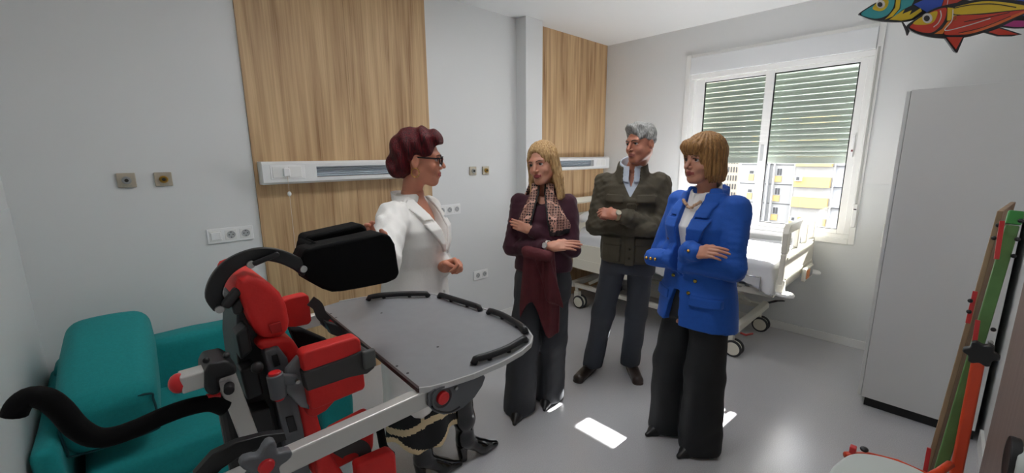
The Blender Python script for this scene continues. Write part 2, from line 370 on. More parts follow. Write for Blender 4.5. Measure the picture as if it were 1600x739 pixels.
sash(0.55, 1.232, X1+0.005, (0.045, 0.068)); sash(1.19, 1.85, X1+0.045, (0.035, 0.085))
wbx(MB(), (X1-0.002, 1.19, 1.5), (X1+0.006, 1.215, 1.64)).build('sash_pull', mat('grey_pull', rgb(190, 192, 192), 0.4), win, bevel=0.003)
shm = shutter_mat(); pitch = 0.047; prof = [(0.0, 0.0), (-0.007, 0.008), (-0.010, 0.021), (-0.008, 0.033), (0.0, 0.0435), (0.006, 0.0435), (0.006, 0.0)]
sh = bpy.data.objects.new('roller_shutter', None); COL.objects.link(sh); sh.parent = win
prev = None; z = 1.535
mesh = None
while z < 2.33:
    if mesh is None:
        mb = MB(); mb.ring([[(px, 0.50, pz) for px, pz in prof], [(px, 1.90, pz) for px, pz in prof]]); o = mb.build('slat', shm, sh, loc=Vector((X1+0.115, 0, z))+wo); mesh = o.data
    else:
        o = bpy.data.objects.new('slat', mesh); COL.objects.link(o); o.parent = sh; o.location = Vector((X1+0.115, 0, z))+wo
    z += pitch
wbx(MB(), (X1+0.108, 0.50, 1.478), (X1+0.124, 1.90, 1.5335)).build('bottom_bar', shm, sh, bevel=0.003)
m = MB(); wbx(m, (X1+0.10, 0.50, 0.86), (X1+0.135, 0.52, 2.4)); wbx(m, (X1+0.10, 1.88, 0.86), (X1+0.135, 1.90, 2.4)); m.build('shutter_guide', pvc, win)
wbx(MB(), (X1+0.09, 0.46, 0.83), (X1+0.30, 1.95, 0.875)).build('outer_sill', mat('stone_sill', rgb(200, 198, 192), 0.6), win)
# strap and winder at the side of the window
m = MB(); wbx(m, (X1-0.018, 0.488, 1.13), (X1-0.0165, 0.502, 2.33)); m.build('shutter_strap', mat('grey_strap', rgb(176, 176, 172), 0.8), win)
wbx(MB(), (X1-0.028, 0.480, 0.985), (X1-0.010, 0.510, 1.17)).build('strap_winder', whitem, win, bevel=0.005)
wbx(MB(), (X1-0.0285, 0.486, 1.125), (X1-0.022, 0.504, 1.134)).build('winder_slot', gask, win)
m = MB(); wbx(m, (X1-0.012, 0.56, 1.53), (X1+0.004, 0.578, 1.70)); m.build('sash_latch', whitel, win, bevel=0.004)
wbx(MB(), (X1-0.0135, 0.563, 1.575), (X1-0.011, 0.575, 1.59)).build('latch_mark', mat('dark_red_mark', rgb(120, 50, 50), 0.5), win)
# ================================================================ OUTSIDE
FX = 75.0
def FP(zx, zy):
    """traced facade coordinates -> (y, z) metres on the facade plane"""
    py = 20.92-(zx-170)*0.01492; pz = 0.29-(zy-115)*0.01735
    return py*FX/60, 1.57+(pz-1.57)*FX/60
def fbox(mb, a, b, d0, d1):
    (y0, z0), (y1, z1) = FP(*a), FP(*b)
    return mb.box((FX-d1, min(y0, y1), min(z0, z1)), (FX-d0, max(y0, y1), max(z0, z1)))
cgrey = mat('facade_grey_panel', rgb(150, 149, 146), 0.8, var=0.04, vscale=0.3)
ccream = mat('facade_cream', rgb(164, 154, 138), 0.8, var=0.03, vscale=0.3)
cyel = mat('facade_yellow', rgb(176, 150, 98), 0.8)
cwin = mat('facade_window_dark', rgb(62, 62, 62), 0.6)
cwhite = mat('facade_white', rgb(172, 172, 172), 0.7)
def window_on(root, a, b, n=2):
    f = fbox(MB(), (a[0]-3, a[1]-3), (b[0]+3, b[1]+3), 0.0, 0.10).build('window', cwhite, root)
    w = (b[0]-a[0])/n
    for i in range(n): fbox(MB(), (a[0]+i*w+1, a[1]), (a[0]+(i+1)*w-1, b[1]), 0.08, 0.13).build('pane', cwin, f)
bld = empty('apartment_building', (0, 0, 0), 0, 'grey and yellow apartment block outside, behind the sliding window', 'building')
fbox(MB(), (280, -900), (690, 1900), -12, 0).build('wall', cgrey, bld)
fbox(MB(), (690, -900), (950, 1900), -12, 0.6).build('wall', cgrey, bld)
fbox(MB(), (950, -900), (1500, 1900), -12, 0.0).build('wall', cwhite, bld)
for zy in range(-292, 900, 138):
    fbox(MB(), (280, zy), (690, zy+5), 0, 0.08).build('floor_band', cwin, bld)
    fbox(MB(), (690, zy+4), (1500, zy+8), 0.0, 0.68).build('floor_band', cwin, bld)
    r = zy+7
    f = fbox(MB(), (700, r+75), (935, r+140), 0.6, 1.5).build('balcony', cyel, bld)
    for k in (702, 770, 850): window_on(bld, (k, r+32), (k+58, r+74), 2)
    window_on(bld, (560, r+22), (597, r+68), 2); fbox(MB(), (545, r+74), (597, r+116), 0, 0.15).build('yellow_panel', cyel, bld)
    window_on(bld, (352, r+40), (386, r+62), 1); fbox(MB(), (348, r+66), (388, r+112), 0, 0.15).build('yellow_panel', cyel, bld)
    fbox(MB(), (1010, r+30), (1080, r+80), 0, 0.1).build('window', cwin, bld)
for zx in (440, 500, 540, 685, 945): fbox(MB(), (zx, -900), (zx+9, 1900), 0, 0.75).build('pilaster', cwhite, bld)
for zy in (195, 470): 
    o = fbox(MB(), (712, zy), (758, zy+34), 1.5, 2.1).build('air_conditioner', cwhite, bld); fbox(MB(), (724, zy+6), (744, zy+28), 2.1, 2.16).build('fan_grille', cwin, o)
b2 = empty('tower_block', (0, 0, 0), 0, 'cream tower with rows of narrow windows seen beside the blue blazer', 'building')
FX0 = FX; FX = FX+14
fbox(MB(), (-420, -700), (265, 1900), -12, 0).build('wall', ccream, b2)
for i, zx in enumerate(range(20, 262, 22)):
    for zy in range(-250, 700, 64): fbox(MB(), (zx, zy+10), (zx+9, zy+50), 0, 0.1).build('window', cwin, b2)
FX = FX0
struct('ground_outside', MB().box((5.0, -120, -16.2), (160, 140, -16)), mat('street_ground', rgb(84, 82, 80), 0.9), label='pale street far below the window')
# ================================================================ WALL FITTINGS
alu = mat('white_aluminium', rgb(228, 229, 229), 0.32)
def bedhead_unit(x0, x1, label, flip):
    r = empty('bedhead_light', ((x0+x1)/2, Y1-0.014, 1.41), 0, label, 'light'); L = (x1-x0)/2
    prof = [(0, 0.0), (-0.085, 0.0), (-0.10, 0.012), (-0.10, 0.118), (-0.085, 0.133), (0, 0.133)]
    s = -1 if not flip else 1
    # body with lamp recess: left/right solid parts and rails around the recess
    ra, rb = (-L+0.30, L-0.06) if not flip else (-L+0.06, L-0.30)
    mb = MB()
    mb.ring([[(-L, y, z) for y, z in prof], [(ra, y, z) for y, z in prof]]); mb.ring([[(rb, y, z) for y, z in prof], [(L, y, z) for y, z in prof]])
    lo = [(0, 0), (-0.085, 0), (-0.10, 0.012), (-0.10, 0.034), (-0.05, 0.03), (0, 0.03)]; hi = [(0, 0.103), (-0.05, 0.103), (-0.10, 0.099), (-0.10, 0.118), (-0.085, 0.133), (0, 0.133)]
    mb.ring([[(ra, y, z) for y, z in lo], [(rb, y, z) for y, z in lo]]); mb.ring([[(ra, y, z) for y, z in hi], [(rb, y, z) for y, z in hi]])
    mb.build('housing', alu, r)
    m = MB(); n = 5
    for i in range(n):
        z = 0.034+0.067*(i+0.5)/n; m.ring([[(ra, -0.05, z-0.0067), (ra, -0.062, z), (ra, -0.05, z+0.0067)], [(rb, -0.05, z-0.0067), (rb, -0.062, z), (rb, -0.05, z+0.0067)]])
    m.build('lamp_diffuser', mat('grey_ribbed_diffuser', rgb(188, 196, 204), 0.25), r)
    cx = (-L+0.06) if not flip else (L-0.24)
    pl = MB().box((cx-0.02, -0.103, 0.03), (cx+0.17, -0.10, 0.112)).build('switch_plate', whitel, r, bevel=0.002)
    MB().box((cx-0.01, -0.106, 0.038), (cx+0.06, -0.103, 0.104)).build('rocker', whitem, pl, bevel=0.002)
    MB().box((cx+0.078, -0.106, 0.038), (cx+0.15, -0.103, 0.104)).build('rocker', whitem, pl, bevel=0.002)
    return r
b1 = bedhead_unit(0.650, 1.80, 'white bedhead light with a pull cord on the wide oak panel', False)
mb = MB(); mb.box((0.648-1.225-0.014+0.12, -0.128, 0.045), (0.684-1.225-0.014+0.12, -0.106, 0.095)); mb.build('pull_switch', whitel, b1, bevel=0.006)
cxx = 0.776-1.225
co = MB().cyl((cxx, -0.112, -0.44), (cxx, -0.112, 0.05), 0.0013, 6).build('pull_cord', mat('cord_white', rgb(225, 215, 200), 0.8), b1)
MB().sphere((cxx, -0.112, -0.058), (0.011, 0.011, 0.015)).build('cord_knob', whitem, co, smooth=True)
bedhead_unit(3.10, 4.187, 'white bedhead light on the narrow oak panel above the bed', True)
ivory = mat('ivory_steel_plate', rgb(186, 176, 158), 0.35, 0.4)
def gas_outlet(x, z, w, label, ringcol, name):
    r = empty('gas_outlet', (x, Y1, z), 0, label, 'outlet'); h = w/2
    MB().box((-h, -0.014, -h), (h, 0, h)).build('plate', ivory, r, bevel=0.004)
    M = frame((0, -0.014, 0.0), (1, 0, 0), (0, 0, 1))
    rg = mat(name, ringcol, 0.3, 0.8)
    MB().lathe([(h*.52, 0), (h*.52, 0.010), (h*.44, 0.014), (h*.36, 0.014), (h*.36, 0.004), (h*.05, 0.004)], 24, M).build('collar', rg, r, smooth=False)
    MB().lathe([(h*.22, 0), (h*.22, 0.016), (h*.10, 0.018), (h*.02, 0.018)], 16, M).build('valve', mat('dark_valve', rgb(60, 58, 52), 0.4, 0.5), r)
    MB().box((-h*.5, -0.0155, -h*.86), (h*.5, -0.014, -h*.62)).build('label_strip', mat('label_grey', rgb(170, 165, 150), 0.6), r)
gas_outlet(0.068, 1.461, 0.072, 'square gas outlet with silver ring above the sofa, nearest the corner', rgb(170, 172, 172), 'silver_ring')
gas_outlet(0.212, 1.460, 0.072, 'square gas outlet with brass ring above the sofa', rgb(176, 140, 60), 'brass_ring')
gas_outlet(2.275, 1.438, 0.072, 'small gas outlet with silver ring between the red-haired person and the scarf', rgb(170, 172, 172), 'silver_ring')
gas_outlet(2.419, 1.438, 0.072, 'small gas outlet with brass ring by the pilaster, near the scarf', rgb(176, 140, 60), 'brass_ring')
holem = mat('socket_hole', rgb(40, 40, 42), 0.6); sockg = mat('socket_well_grey', rgb(176, 178, 180), 0.4)
def socket_plate(x, z, n, label, sw=True, w=0.074):
    r = empty('wall_socket', (x, Y1, z), 0, label, 'socket'); W_ = n*w/2+0.004
    MB().box((-W_, -0.010, -0.042), (W_, 0, 0.042)).build('plate', whitel, r, bevel=0.003)
    for i in range(n):
        cx = -W_+0.004+w*(i+0.5)
        MB().box((cx-0.029, -0.0125, -0.029), (cx+0.029, -0.010, 0.029)).build('module', whitem, r, bevel=0.002)
        if sw and i == 0:
            MB().box((cx-0.024, -0.0175, -0.022), (cx+0.024, -0.0125, 0.022)).build('rocker', whitel, r, bevel=0.003)
        else:
            M = frame((cx, -0.0125, 0), (1, 0, 0), (0, 0, 1))
            s = MB().lathe([(0.0215, -0.001), (0.0215, 0.003), (0.019, 0.003), (0.0175, 0.0008), (0.001, 0.0008)], 20, M).build('socket_well', sockg, r)
            MB().cyl((cx-0.0095, -0.0128, 0), (cx-0.0095, -0.0138, 0), 0.0032, 8).cyl((cx+0.0095, -0.0128, 0), (cx+0.0095, -0.0138, 0), 0.0032, 8).box((cx-0.003, -0.0150, 0.013), (cx+0.003, -0.0128, 0.017)).box((cx-0.003, -0.0150, -0.017), (cx+0.003, -0.0128, -0.013)).build('pin_hole', holem, s)
socket_plate(0.474, 1.130, 3, 'white plate with switch and two sockets above the sofa', True, 0.0735)
socket_plate(2.015, 1.127, 3, 'white socket plate half hidden behind the white coat', False, 0.0735)
socket_plate(2.338, 0.504, 2, 'low white double socket near the floor by the scarf', False, 0.078)
# ================================================================ WARDROBE
lam = mat('light_grey_laminate', rgb(214, 215, 214), 0.5, var=0.01, vscale=3)
wd = empty('wardrobe', (3.73, -0.02, 0), 0, 'tall light grey wardrobe standing beside the window', 'wardrobe')
MB().box((-0.494, -0.25, 0.065), (0.488, 0.236, 1.902)).build('body', lam, wd, bevel=0.002)
MB().box((-0.465, -0.25, 0.0), (0.47, 0.22, 0.065)).build('plinth', mat('black_plinth', rgb(26, 26, 28), 0.6), wd)
for s in (0, 1):
    x0 = -0.492+s*0.49; dd = MB().box((x0+0.002, 0.238, 0.07), (x0+0.486, 0.256, 1.898)).build('door', lam, wd, bevel=0.002)
    hx = x0+(0.44 if s == 0 else 0.05); MB().tube([(hx, .256, .95), (hx, .286, .95), (hx, .286, 1.1), (hx, .256, 1.1)], 0.006).build('handle', steel, dd)
# ================================================================ HOSPITAL BED
cream = mat('cream_bed_plastic', rgb(226, 222, 208), 0.35); creamm = mat('cream_bed_steel', rgb(214, 212, 202), 0.35)
blackp = mat('black_plastic', rgb(22, 22, 24), 0.45); rubber = mat('grey_rubber', rgb(52, 52, 54), 0.6)
bed = empty('hospital_bed', (3.715, 1.75, 0), 0, 'cream hospital bed with raised mattress under the window', 'bed'); bed.scale = (0.87, 1, 1); BO = Vector((3.60, 1.75, 0))
def L(p): return Vector(p)-BO
def castor(x, y):
    c = MB().tube([L((x, y, 0.235)), L((x, y, 0.17))], 0.018, 12).box(L((x-0.028, y-0.04, 0.06)), L((x+0.028, y+0.02, 0.175))).build('castor', creamm, bed, bevel=0.008)
    for s in (-1, 1):
        M = frame(L((x+s*0.032-0.010, y-0.045, 0.068)), (0, 1, 0), (0, 0, 1))
        t = MB().lathe([(0.002, 0), (0.052, 0), (0.066, 0.003), (0.068, 0.010), (0.066, 0.017), (0.052, 0.020), (0.002, 0.020)], 28, M).build('wheel', rubber, c, smooth=False)
        MB().lathe([(0.002, -0.0015), (0.050, -0.0015), (0.052, 0.0), (0.052, 0.020), (0.05, 0.0215), (0.002, 0.0215)], 24, M).build('hub_disc', cream, c)
for x in (3.215, 3.985):
    for y in (1.06, 2.56): castor(x, y)
fr = MB()
for x in (3.215, 3.985): fr.beam(L((x, 0.98, 0.235)), L((x, 2.64, 0.235)), 0.05, 0.04)
for y in (1.0, 2.6): fr.beam(L((3.17, y, 0.245)), L((4.03, y, 0.245)), 0.05, 0.055)
fr.build('base_frame', creamm, bed, bevel=0.006)
for y0, y1 in ((1.10, 1.55), (2.45, 2.0)):
    sc = MB()
    for x in (3.30, 3.90): sc.beam(L((x, y0, 0.26)), L((x, y1, 0.54)), 0.05, 0.03)
    sc.cyl(L((3.28, y1, .54)), L((3.92, y1, .54)), .022); sc.build('lifting_arm', creamm, bed, bevel=0.004)
up = MB()
for x in (3.20, 4.02): up.beam(L((x, 0.78, 0.565)), L((x, 2.70, 0.565)), 0.04, 0.05)
for y in (0.80, 1.4, 2.0, 2.66): up.beam(L((3.20, y, 0.565)), L((4.02, y, 0.565)), 0.04, 0.04)
up.build('upper_frame', creamm, bed, bevel=0.005)
for k in range(14): MB().box(L((3.18, 0.84+k*0.133, 0.588)), L((4.04, 0.94+k*0.133, 0.602))).build('platform_slat', creamm, bed)
bp_ = MB().tube([L((3.22, 0.98, 0.20)), L((3.22, 0.94, 0.195)), L((3.32, 0.92, 0.185))], 0.008).build('brake_pedal', mat('red_pedal', rgb(150, 40, 36), 0.5), bed)
MB().tube([L((4.0, 0.98, 0.27)), L((4.05, 0.93, 0.29)), L((4.18, 0.90, 0.27))], 0.014, flat=(1.6, .7)).build('brake_pedal', blackp, bed)
# end boards: outline and openings (in x,z), built as bars and panels around real holes
def end_board(y, zb, zt, holes, wood=False):
    x0, x1 = 3.10, 4.10; th = 0.035; mb = MB()
    M = frame(L((0, y, 0)), (1, 0, 0), (0, 0, 1))   # local x -> x, local y -> z, local z -> -y
    # rounded outer shape cut in vertical strips between the holes
    r = 0.07
    def pan(a, b, c, d, name, mtl): return MB().prism([(a, c), (b, c), (b, d), (a, d)], -th/2, th/2, M).build(name, mtl, bed, bevel=0.010, seg=3)
    hz0, hz1 = zt-0.20, zt-0.055
    out = [(x0, zb+r), (x0+.01, zb+.02), (x0+r, zb), (x1-r, zb), (x1-.01, zb+.02), (x1, zb+r), (x1, hz0), (x0, hz0)]
    o = MB().prism(out, -th/2, th/2, M).build('end_panel', cream, bed, bevel=0.010, seg=3)
    top = [(x0, hz1), (x1, hz1), (x1, zt-r*.8), (x1-.02, zt-.02), (x1-r, zt), (x0+r, zt), (x0+.02, zt-.02), (x0, zt-r*.8)]
    MB().prism(top, -th/2, th/2, M).build('grip_bar', cream, bed, bevel=0.012, seg=3)
    cuts = [x0]+[c for h in holes for c in h]+[x1]
    for i in range(0, len(cuts), 2):
        MB().prism([(cuts[i], hz0), (cuts[i+1], hz0), (cuts[i+1], hz1), (cuts[i], hz1)], -th/2, th/2, M).build('upright', cream, bed, bevel=0.006)
    MB().box(L((x0+.05, y-th/2-.006, hz0-.045)), L((x1-.05, y-th/2, hz0-.025))).build('ridge', cream, bed, bevel=0.003)
    MB().box(L((x0+.05, y-th/2-.006, zb+.05)), L((x1-.05, y-th/2, zb+.07))).build('ridge', cream, bed, bevel=0.003)
    if wood: MB().prism([(x0+.12, zt-.045), (x1-.12, zt-.045), (x1-.12, zt-.01), (x0+.12, zt-.01)], -th/2-.004, th/2+.004, M)
    return o
fb = end_board(0.735, 0.64, 1.085, [(3.20, 3.44), (3.50, 3.74), (3.80, 4.02)])
MB().beam(L((3.14, 0.735, 0.60)), L((3.14, 0.735, 0.70)), 0.05, 0.05, (0, 1, 0)).build('corner_post', cream, bed, bevel=0.01)
MB().beam(L((4.06, 0.735, 0.60)), L((4.06, 0.735, 0.70)), 0.05, 0.05, (0, 1, 0)).build('corner_post', cream, bed, bevel=0.01)
for x in (3.13, 4.07): MB().lathe([(0.001, 0), (0.055, 0), (0.058, 0.012), (0.05, 0.024), (0.001, 0.024)], 20, Matrix.Translation(L((x, 0.70, 0.585)))).build('bumper_disc', whitem, bed)
cp = MB().box(L((3.62, 0.675, 0.60)), L((3.90, 0.70, 0.70))).build('control_box', creamm, bed, bevel=0.006)
MB().box(L((3.65, 0.672, 0.615)), L((3.76, 0.675, 0.685))).build('orange_sticker', mat('orange_sticker', rgb(216, 130, 60), 0.5), cp)
MB().box(L((3.78, 0.672, 0.615)), L((3.88, 0.675, 0.685))).build('grey_keypad', mat('grey_keypad', rgb(150, 152, 154), 0.4), cp)
MB().tube([L((3.18, .85, .58)), L((3.09, .85, .60)), L((3.075, .85, .70)), L((3.075, 1.0, .70)), L((3.09, 1.0, .60)), L((3.18, 1.0, .58))], 0.007).build('mattress_loop', mat('chrome_wire', rgb(200, 200, 200), 0.2, 1.0), bed, smooth=True)
hb = end_board(2.765, 0.62, 1.115, [(3.22, 3.24), (3.96, 3.98)])
MB().box(L((3.26, 2.742, 0.955)), L((3.94, 2.752, 1.05))).build('wood_inlay', oak, bed, bevel=0.003)
# side rails near the head
def side_rail(x, y0, y1, z0, z1):
    M = frame(L((x, 0, 0)), (0, 1, 0), (0, 0, 1)); 
    outer = spline2([(y0, z0+.05), (y0+.05, z0), (y1-.05, z0), (y1, z0+.06), (y1, z1-.12), (y1-.12, z1), (y0+.22, z1), (y0+.05, z1-.14)], 5)
    cy, cz = (y0+y1)/2, (z0+z1)/2
    inner = [(cy+(a-cy)*0.86, cz+.03+(b-cz)*0.72) for a, b in outer]
    n = len(outer); mb = MB()
    t = 0.018; vs = []
    rings = [[(a, b, -t) for a, b in outer], [(a, b, t) for a, b in outer], [(a, b, t) for a, b in inner], [(a, b, -t) for a, b in inner], [(a, b, -t) for a, b in outer]]
    mb.ring(rings, cap=False, M=M); r = mb.build('side_rail', cream, bed, bevel=0.006)
    low = [(a, min(b, z0+(z1-z0)*0.52)) for a, b in inner]
    MB().prism(low, -0.010, 0.010, M).build('rail_panel', cream, r)
side_rail(3.085, 1.78, 2.52, 0.46, 0.93); side_rail(4.135, 1.78, 2.52, 0.46, 0.93)
# mattress, sheet, pillow
white_cloth = mat('white_bed_linen', rgb(222, 224, 228), 0.85, bump=0.25, bscale=14)
mt = sdf('mattress', lambda P: s_box(P, (3.715, 1.76, 0.690), (0.375, 0.93, 0.085), 0.04), (3.2, .7, .58), (4.2, 2.75, .82), 0.03, mat('blue_mattress_cover', rgb(140, 160, 190), 0.6))
tag(mt, 'thick mattress under the white sheet on the hospital bed', 'mattress')
def sheet_f(P):
    x, y, z = P.T
    w = 0.018*np.sin(y*17)+0.012*np.sin(y*41+1)+0.006*np.sin(y*73)
    out = s_box(P, (3.715, 1.74, 0.655), (0.435, 0.965, 0.165), 0.05)+wob(P, 0.005, 9, 3)
    side = np.clip((0.73-z)/0.2, 0, 1); out = out-w*side*(x < 3.7)
    inn = s_box(P, (3.715, 1.80, 0.617), (0.407, 1.0, 0.178), 0.04)-w*side*(x < 3.7)
    d = np.maximum(out, -inn)
    hem = 0.60+0.03*np.sin(y*6+1)+0.02*np.sin(y*15)
    return np.maximum(d, hem-z)
sh_ = sdf('bed_sheet', sheet_f, (3.2, .72, .50), (4.22, 2.76, .88), 0.012, white_cloth); tag(sh_, 'white sheet spread over the hospital bed, one side hanging', 'sheet')
pl_ = sdf('pillow', lambda P: s_ell(P, (3.715, 2.50, 0.915), (0.33, 0.20, 0.085))*0.8+wob(P, .006, 14, 5), (3.3, 2.25, .80), (4.12, 2.74, 1.03), 0.015, white_cloth); tag(pl_, 'white pillow at the head of the hospital bed', 'pillow')
# ================================================================ TEAL SOFA
teal = mat('teal_fabric', rgb(12, 138, 140), 0.85, var=0.06, vscale=90, bump=0.15, bscale=420, sheen=0.05)
sofa = empty('sofa', (0.24, 2.40, 0), 0, 'teal fabric sofa against the white wall', 'sofa'); SO = Vector((0.24, 2.40, 0))
def SL(x, y, z): return (x-SO.x, y-SO.y, z)
def cush(name, c, h, rad, res, amp=0.004, seed=1, m=teal, parent=sofa, Rm=None, O=SO, puff=0.0):
    cc = np.array(c)-np.array(O); hh = np.array(h)
    def f(P):
        d = s_box(P, cc, h, rad, Rm)+wob(P, amp, 7, seed)
        if puff:
            q = P-cc.astype(F4)
            if Rm is not None: q = q@np.array(Rm, F4)
            d = d-puff*np.clip(1-(q[:, 0]/hh[0])**2, 0, 1)*np.clip(1-(q[:, 1]/hh[1])**2, 0, 1)
        return d
    e = np.linalg.norm(hh) if Rm is not None else hh
    return sdf(name, f, cc-e-0.04, cc+e+0.04, res, m, parent)
cush('backrest', (0.22, 2.75, 0.36), (0.52, 0.085, 0.30), 0.045, 0.016)
cush('seat_cushion', (0.20, 2.40, 0.32), (0.42, 0.32, 0.085), 0.04, 0.016, puff=0.01)
cush('arm', (-0.284, 2.41, 0.31), (0.036, 0.42, 0.295), 0.030, 0.016, seed=4)
cush('arm', (0.685, 2.40, 0.24), (0.075, 0.42, 0.22), 0.035, 0.016, seed=5)
cush('seat_base', (0.22, 2.41, 0.15), (0.40, 0.36, 0.10), 0.02, 0.02)
for x in (-0.24, 0.68):
    for y in (2.05, 2.76): MB().cyl(SL(x, y, 0), SL(x, y, 0.06), 0.02, 12, 0.024).build('foot', blackp, sofa)
# ================================================================ STANDING FRAME WITH TRAY
redf = mat('red_upholstery', rgb(214, 34, 30), 0.6, var=0.05, vscale=25, bump=0.08, bscale=160)
blackf = mat('black_foam', rgb(5, 5, 6), 0.85, spec=0.2, bump=0.1, bscale=200)
blackm = mat('black_metal', rgb(20, 20, 22), 0.42)
silver = mat('silver_profile', rgb(204, 202, 198), 0.36, 0.5)
greyp = mat('dark_grey_plastic', rgb(92, 94, 98), 0.45); greym = mat('grey_bracket', rgb(120, 122, 126), 0.4, 0.3)
traym = mat('grey_tray_board', rgb(134, 135, 138), 0.34, var=0.03, vscale=30)
redcap = mat('red_cap', rgb(206, 30, 36), 0.35)
strapm = mat('grey_strap_webbing', rgb(62, 60, 60), 0.75)
st = empty('patient_stander', (0.15, 1.02, 0), 0, 'red and black standing aid with grey tray before the teal sofa', 'standing aid')
SB = Vector((0.15, 1.02, 0))
def V3(l): return [Vector(p)-SB for p in l]
def yprism(pts, y0, y1, name, m, parent=st, bevel=0.006, seg=3, **kw):
    """outline in the x-z plane, real thickness in y"""
    pl = [(p[0], p[2]) for p in pts]; M = Matrix(((1, 0, 0, -SB.x), (0, 0, 1, -SB.y), (0, 1, 0, 0), (0, 0, 0, 1)))
    return MB().prism(pl, y0, y1, M).build(name, m, parent, bevel=bevel, seg=seg, **kw)
# tray
tray_pts = [(0.4316, 1.3368, 1.1000), (0.4036, 0.7018, 1.1000), (0.4223, 0.6902, 1.1000), (0.4589, 0.6785, 1.1000), (0.5188, 0.6673, 1.1000), (0.6006, 0.6634, 1.1000), (0.6708, 0.6707, 1.1000), (0.7169, 0.6846, 1.1000), (0.7508, 0.7100, 1.1000), (0.7768, 0.7540, 1.1000), (0.7950, 0.8259, 1.1000), (0.7950, 0.9188, 1.1000), (0.7811, 1.0279, 1.1000), (0.7695, 1.1361, 1.1000), (0.7527, 1.2002, 1.1000), (0.7041, 1.2539, 1.1000), (0.6326, 1.3016, 1.1000), (0.5661, 1.3311, 1.1000), (0.4967, 1.3470, 1.1000)]
tr_ = MB().prism([(p[0]-SB.x, p[1]-SB.y) for p in tray_pts], 1.092, 1.100).build('tray', traym, st, bevel=0.003)
MB().tube([Vector((p[0], p[1], 1.096))-SB for p in tray_pts[1:]], 1.0, flat=(0.004, 0.012)).build('tray_edge', mat('pale_tray_edge', rgb(188, 188, 188), 0.35), tr_)
MB().tube([Vector((tray_pts[0][0], tray_pts[0][1], 1.0955))-SB, Vector((tray_pts[1][0], tray_pts[1][1], 1.0955))-SB], 1.0, flat=(0.006, 0.010)).build('tray_lip', mat('dark_brown_edge', rgb(58, 40, 38), 0.5), tr_)
for seg in ([(0.5672, 1.2851, 1.1000), (0.6169, 1.2709, 1.1000), (0.6849, 1.2210, 1.1000), (0.7311, 1.1746, 1.1000)], [(0.7520, 1.1445, 1.1000), (0.7587, 1.0843, 1.1000), (0.7667, 1.0094, 1.1000), (0.7721, 0.9493, 1.1000)], [(0.7750, 0.9165, 1.1000), (0.7778, 0.8566, 1.1000), (0.7661, 0.7832, 1.1000), (0.7503, 0.7331, 1.1000)], [(0.5475, 0.7031, 1.1000), (0.5876, 0.6935, 1.1000), (0.6463, 0.6902, 1.1000), (0.7195, 0.7029, 1.1000)]):
    P = spline(seg, 5); P = [Vector((p.x, p.y, 0)) for p in P]
    path = [P[0]+Vector((0, 0, 1.101))]+[p+Vector((0, 0, 1.112)) for p in P[1:-1]]+[P[-1]+Vector((0, 0, 1.101))]
    g = MB().tube([p-SB for p in path], 0.0085, 10).build('tray_grip', blackp, tr_, smooth=True)
    for k in (len(P)//3, 2*len(P)//3): MB().cyl(P[k]+Vector((0, 0, 1.10))-SB, P[k]+Vector((0, 0, 1.117))-SB, 0.006, 8).build('grip_foot', blackp, g)
for p in [(0.4350, 1.2560, 1.1000), (0.4340, 1.2137, 1.1000), (0.5473, 1.1513, 1.1000), (0.5390, 0.8356, 1.1000), (0.4172, 0.8193, 1.1000), (0.4187, 0.7738, 1.1000)]: MB().cyl(Vector((p[0], p[1], 1.0995))-SB, Vector((p[0], p[1], 1.1003))-SB, 0.0033, 10).build('tray_hole', blackm, tr_)
# tray support bars
for y0, y1, xs in ((0.695, 0.722, -0.04), (1.30, 1.327, 0.36)):
    MB().box(Vector((xs, y0, 1.053))-SB, Vector((0.53, y1, 1.0915))-SB).build('tray_bar', silver, st, bevel=0.004)
    pl = [(0.4140, 0.6900, 1.0629), (0.4154, 0.6900, 1.0885), (0.4314, 0.6900, 1.0977), (0.4667, 0.6900, 1.0920), (0.5180, 0.6900, 1.0773), (0.5588, 0.6900, 1.0800), (0.5681, 0.6900, 1.0667), (0.5579, 0.6900, 1.0482), (0.5347, 0.6900, 1.0291), (0.5015, 0.6900, 1.0184), (0.4769, 0.6900, 1.0172), (0.4504, 0.6900, 1.0251), (0.4285, 0.6900, 1.0414)]
    b_ = yprism(pl, y0-0.010, y0-0.001, 'tray_bracket', greyp, bevel=0.003)
    c = [(0.4458, 0.6850, 1.0702), (0.4444, 0.6850, 1.0738), (0.4826, 0.6850, 1.0755)]
    M = frame(Vector((c[0][0], y0-0.010, c[0][2]))-SB, (1, 0, 0), (0, 0, 1))
    MB().lathe([(0.026, 0), (0.026, 0.006), (0.022, 0.006), (0.020, 0.001), (0.001, 0.001)], 28, M).build('bracket_ring', greyp, b_)
    MB().lathe([(0.014, 0.001), (0.014, 0.009), (0.010, 0.011), (0.001, 0.011)], 20, M).build('release_button', redcap, b_)
    MB().cyl(Vector((c[2][0], y0-0.010, c[2][2]))-SB, Vector((c[2][0], y0-0.014, c[2][2]))-SB, 0.004, 10).build('bolt', steel, b_)
    sl = [(0.4200, 0.6900, 1.0602), (0.4396, 0.6900, 1.0392), (0.4670, 0.6900, 1.0250), (0.4912, 0.6900, 1.0263)]
    MB().tube([Vector((p[0], y0-0.0105, p[2]))-SB for p in spline(sl, 4)], 0.0022, 6).build('curved_slot', blackm, b_)
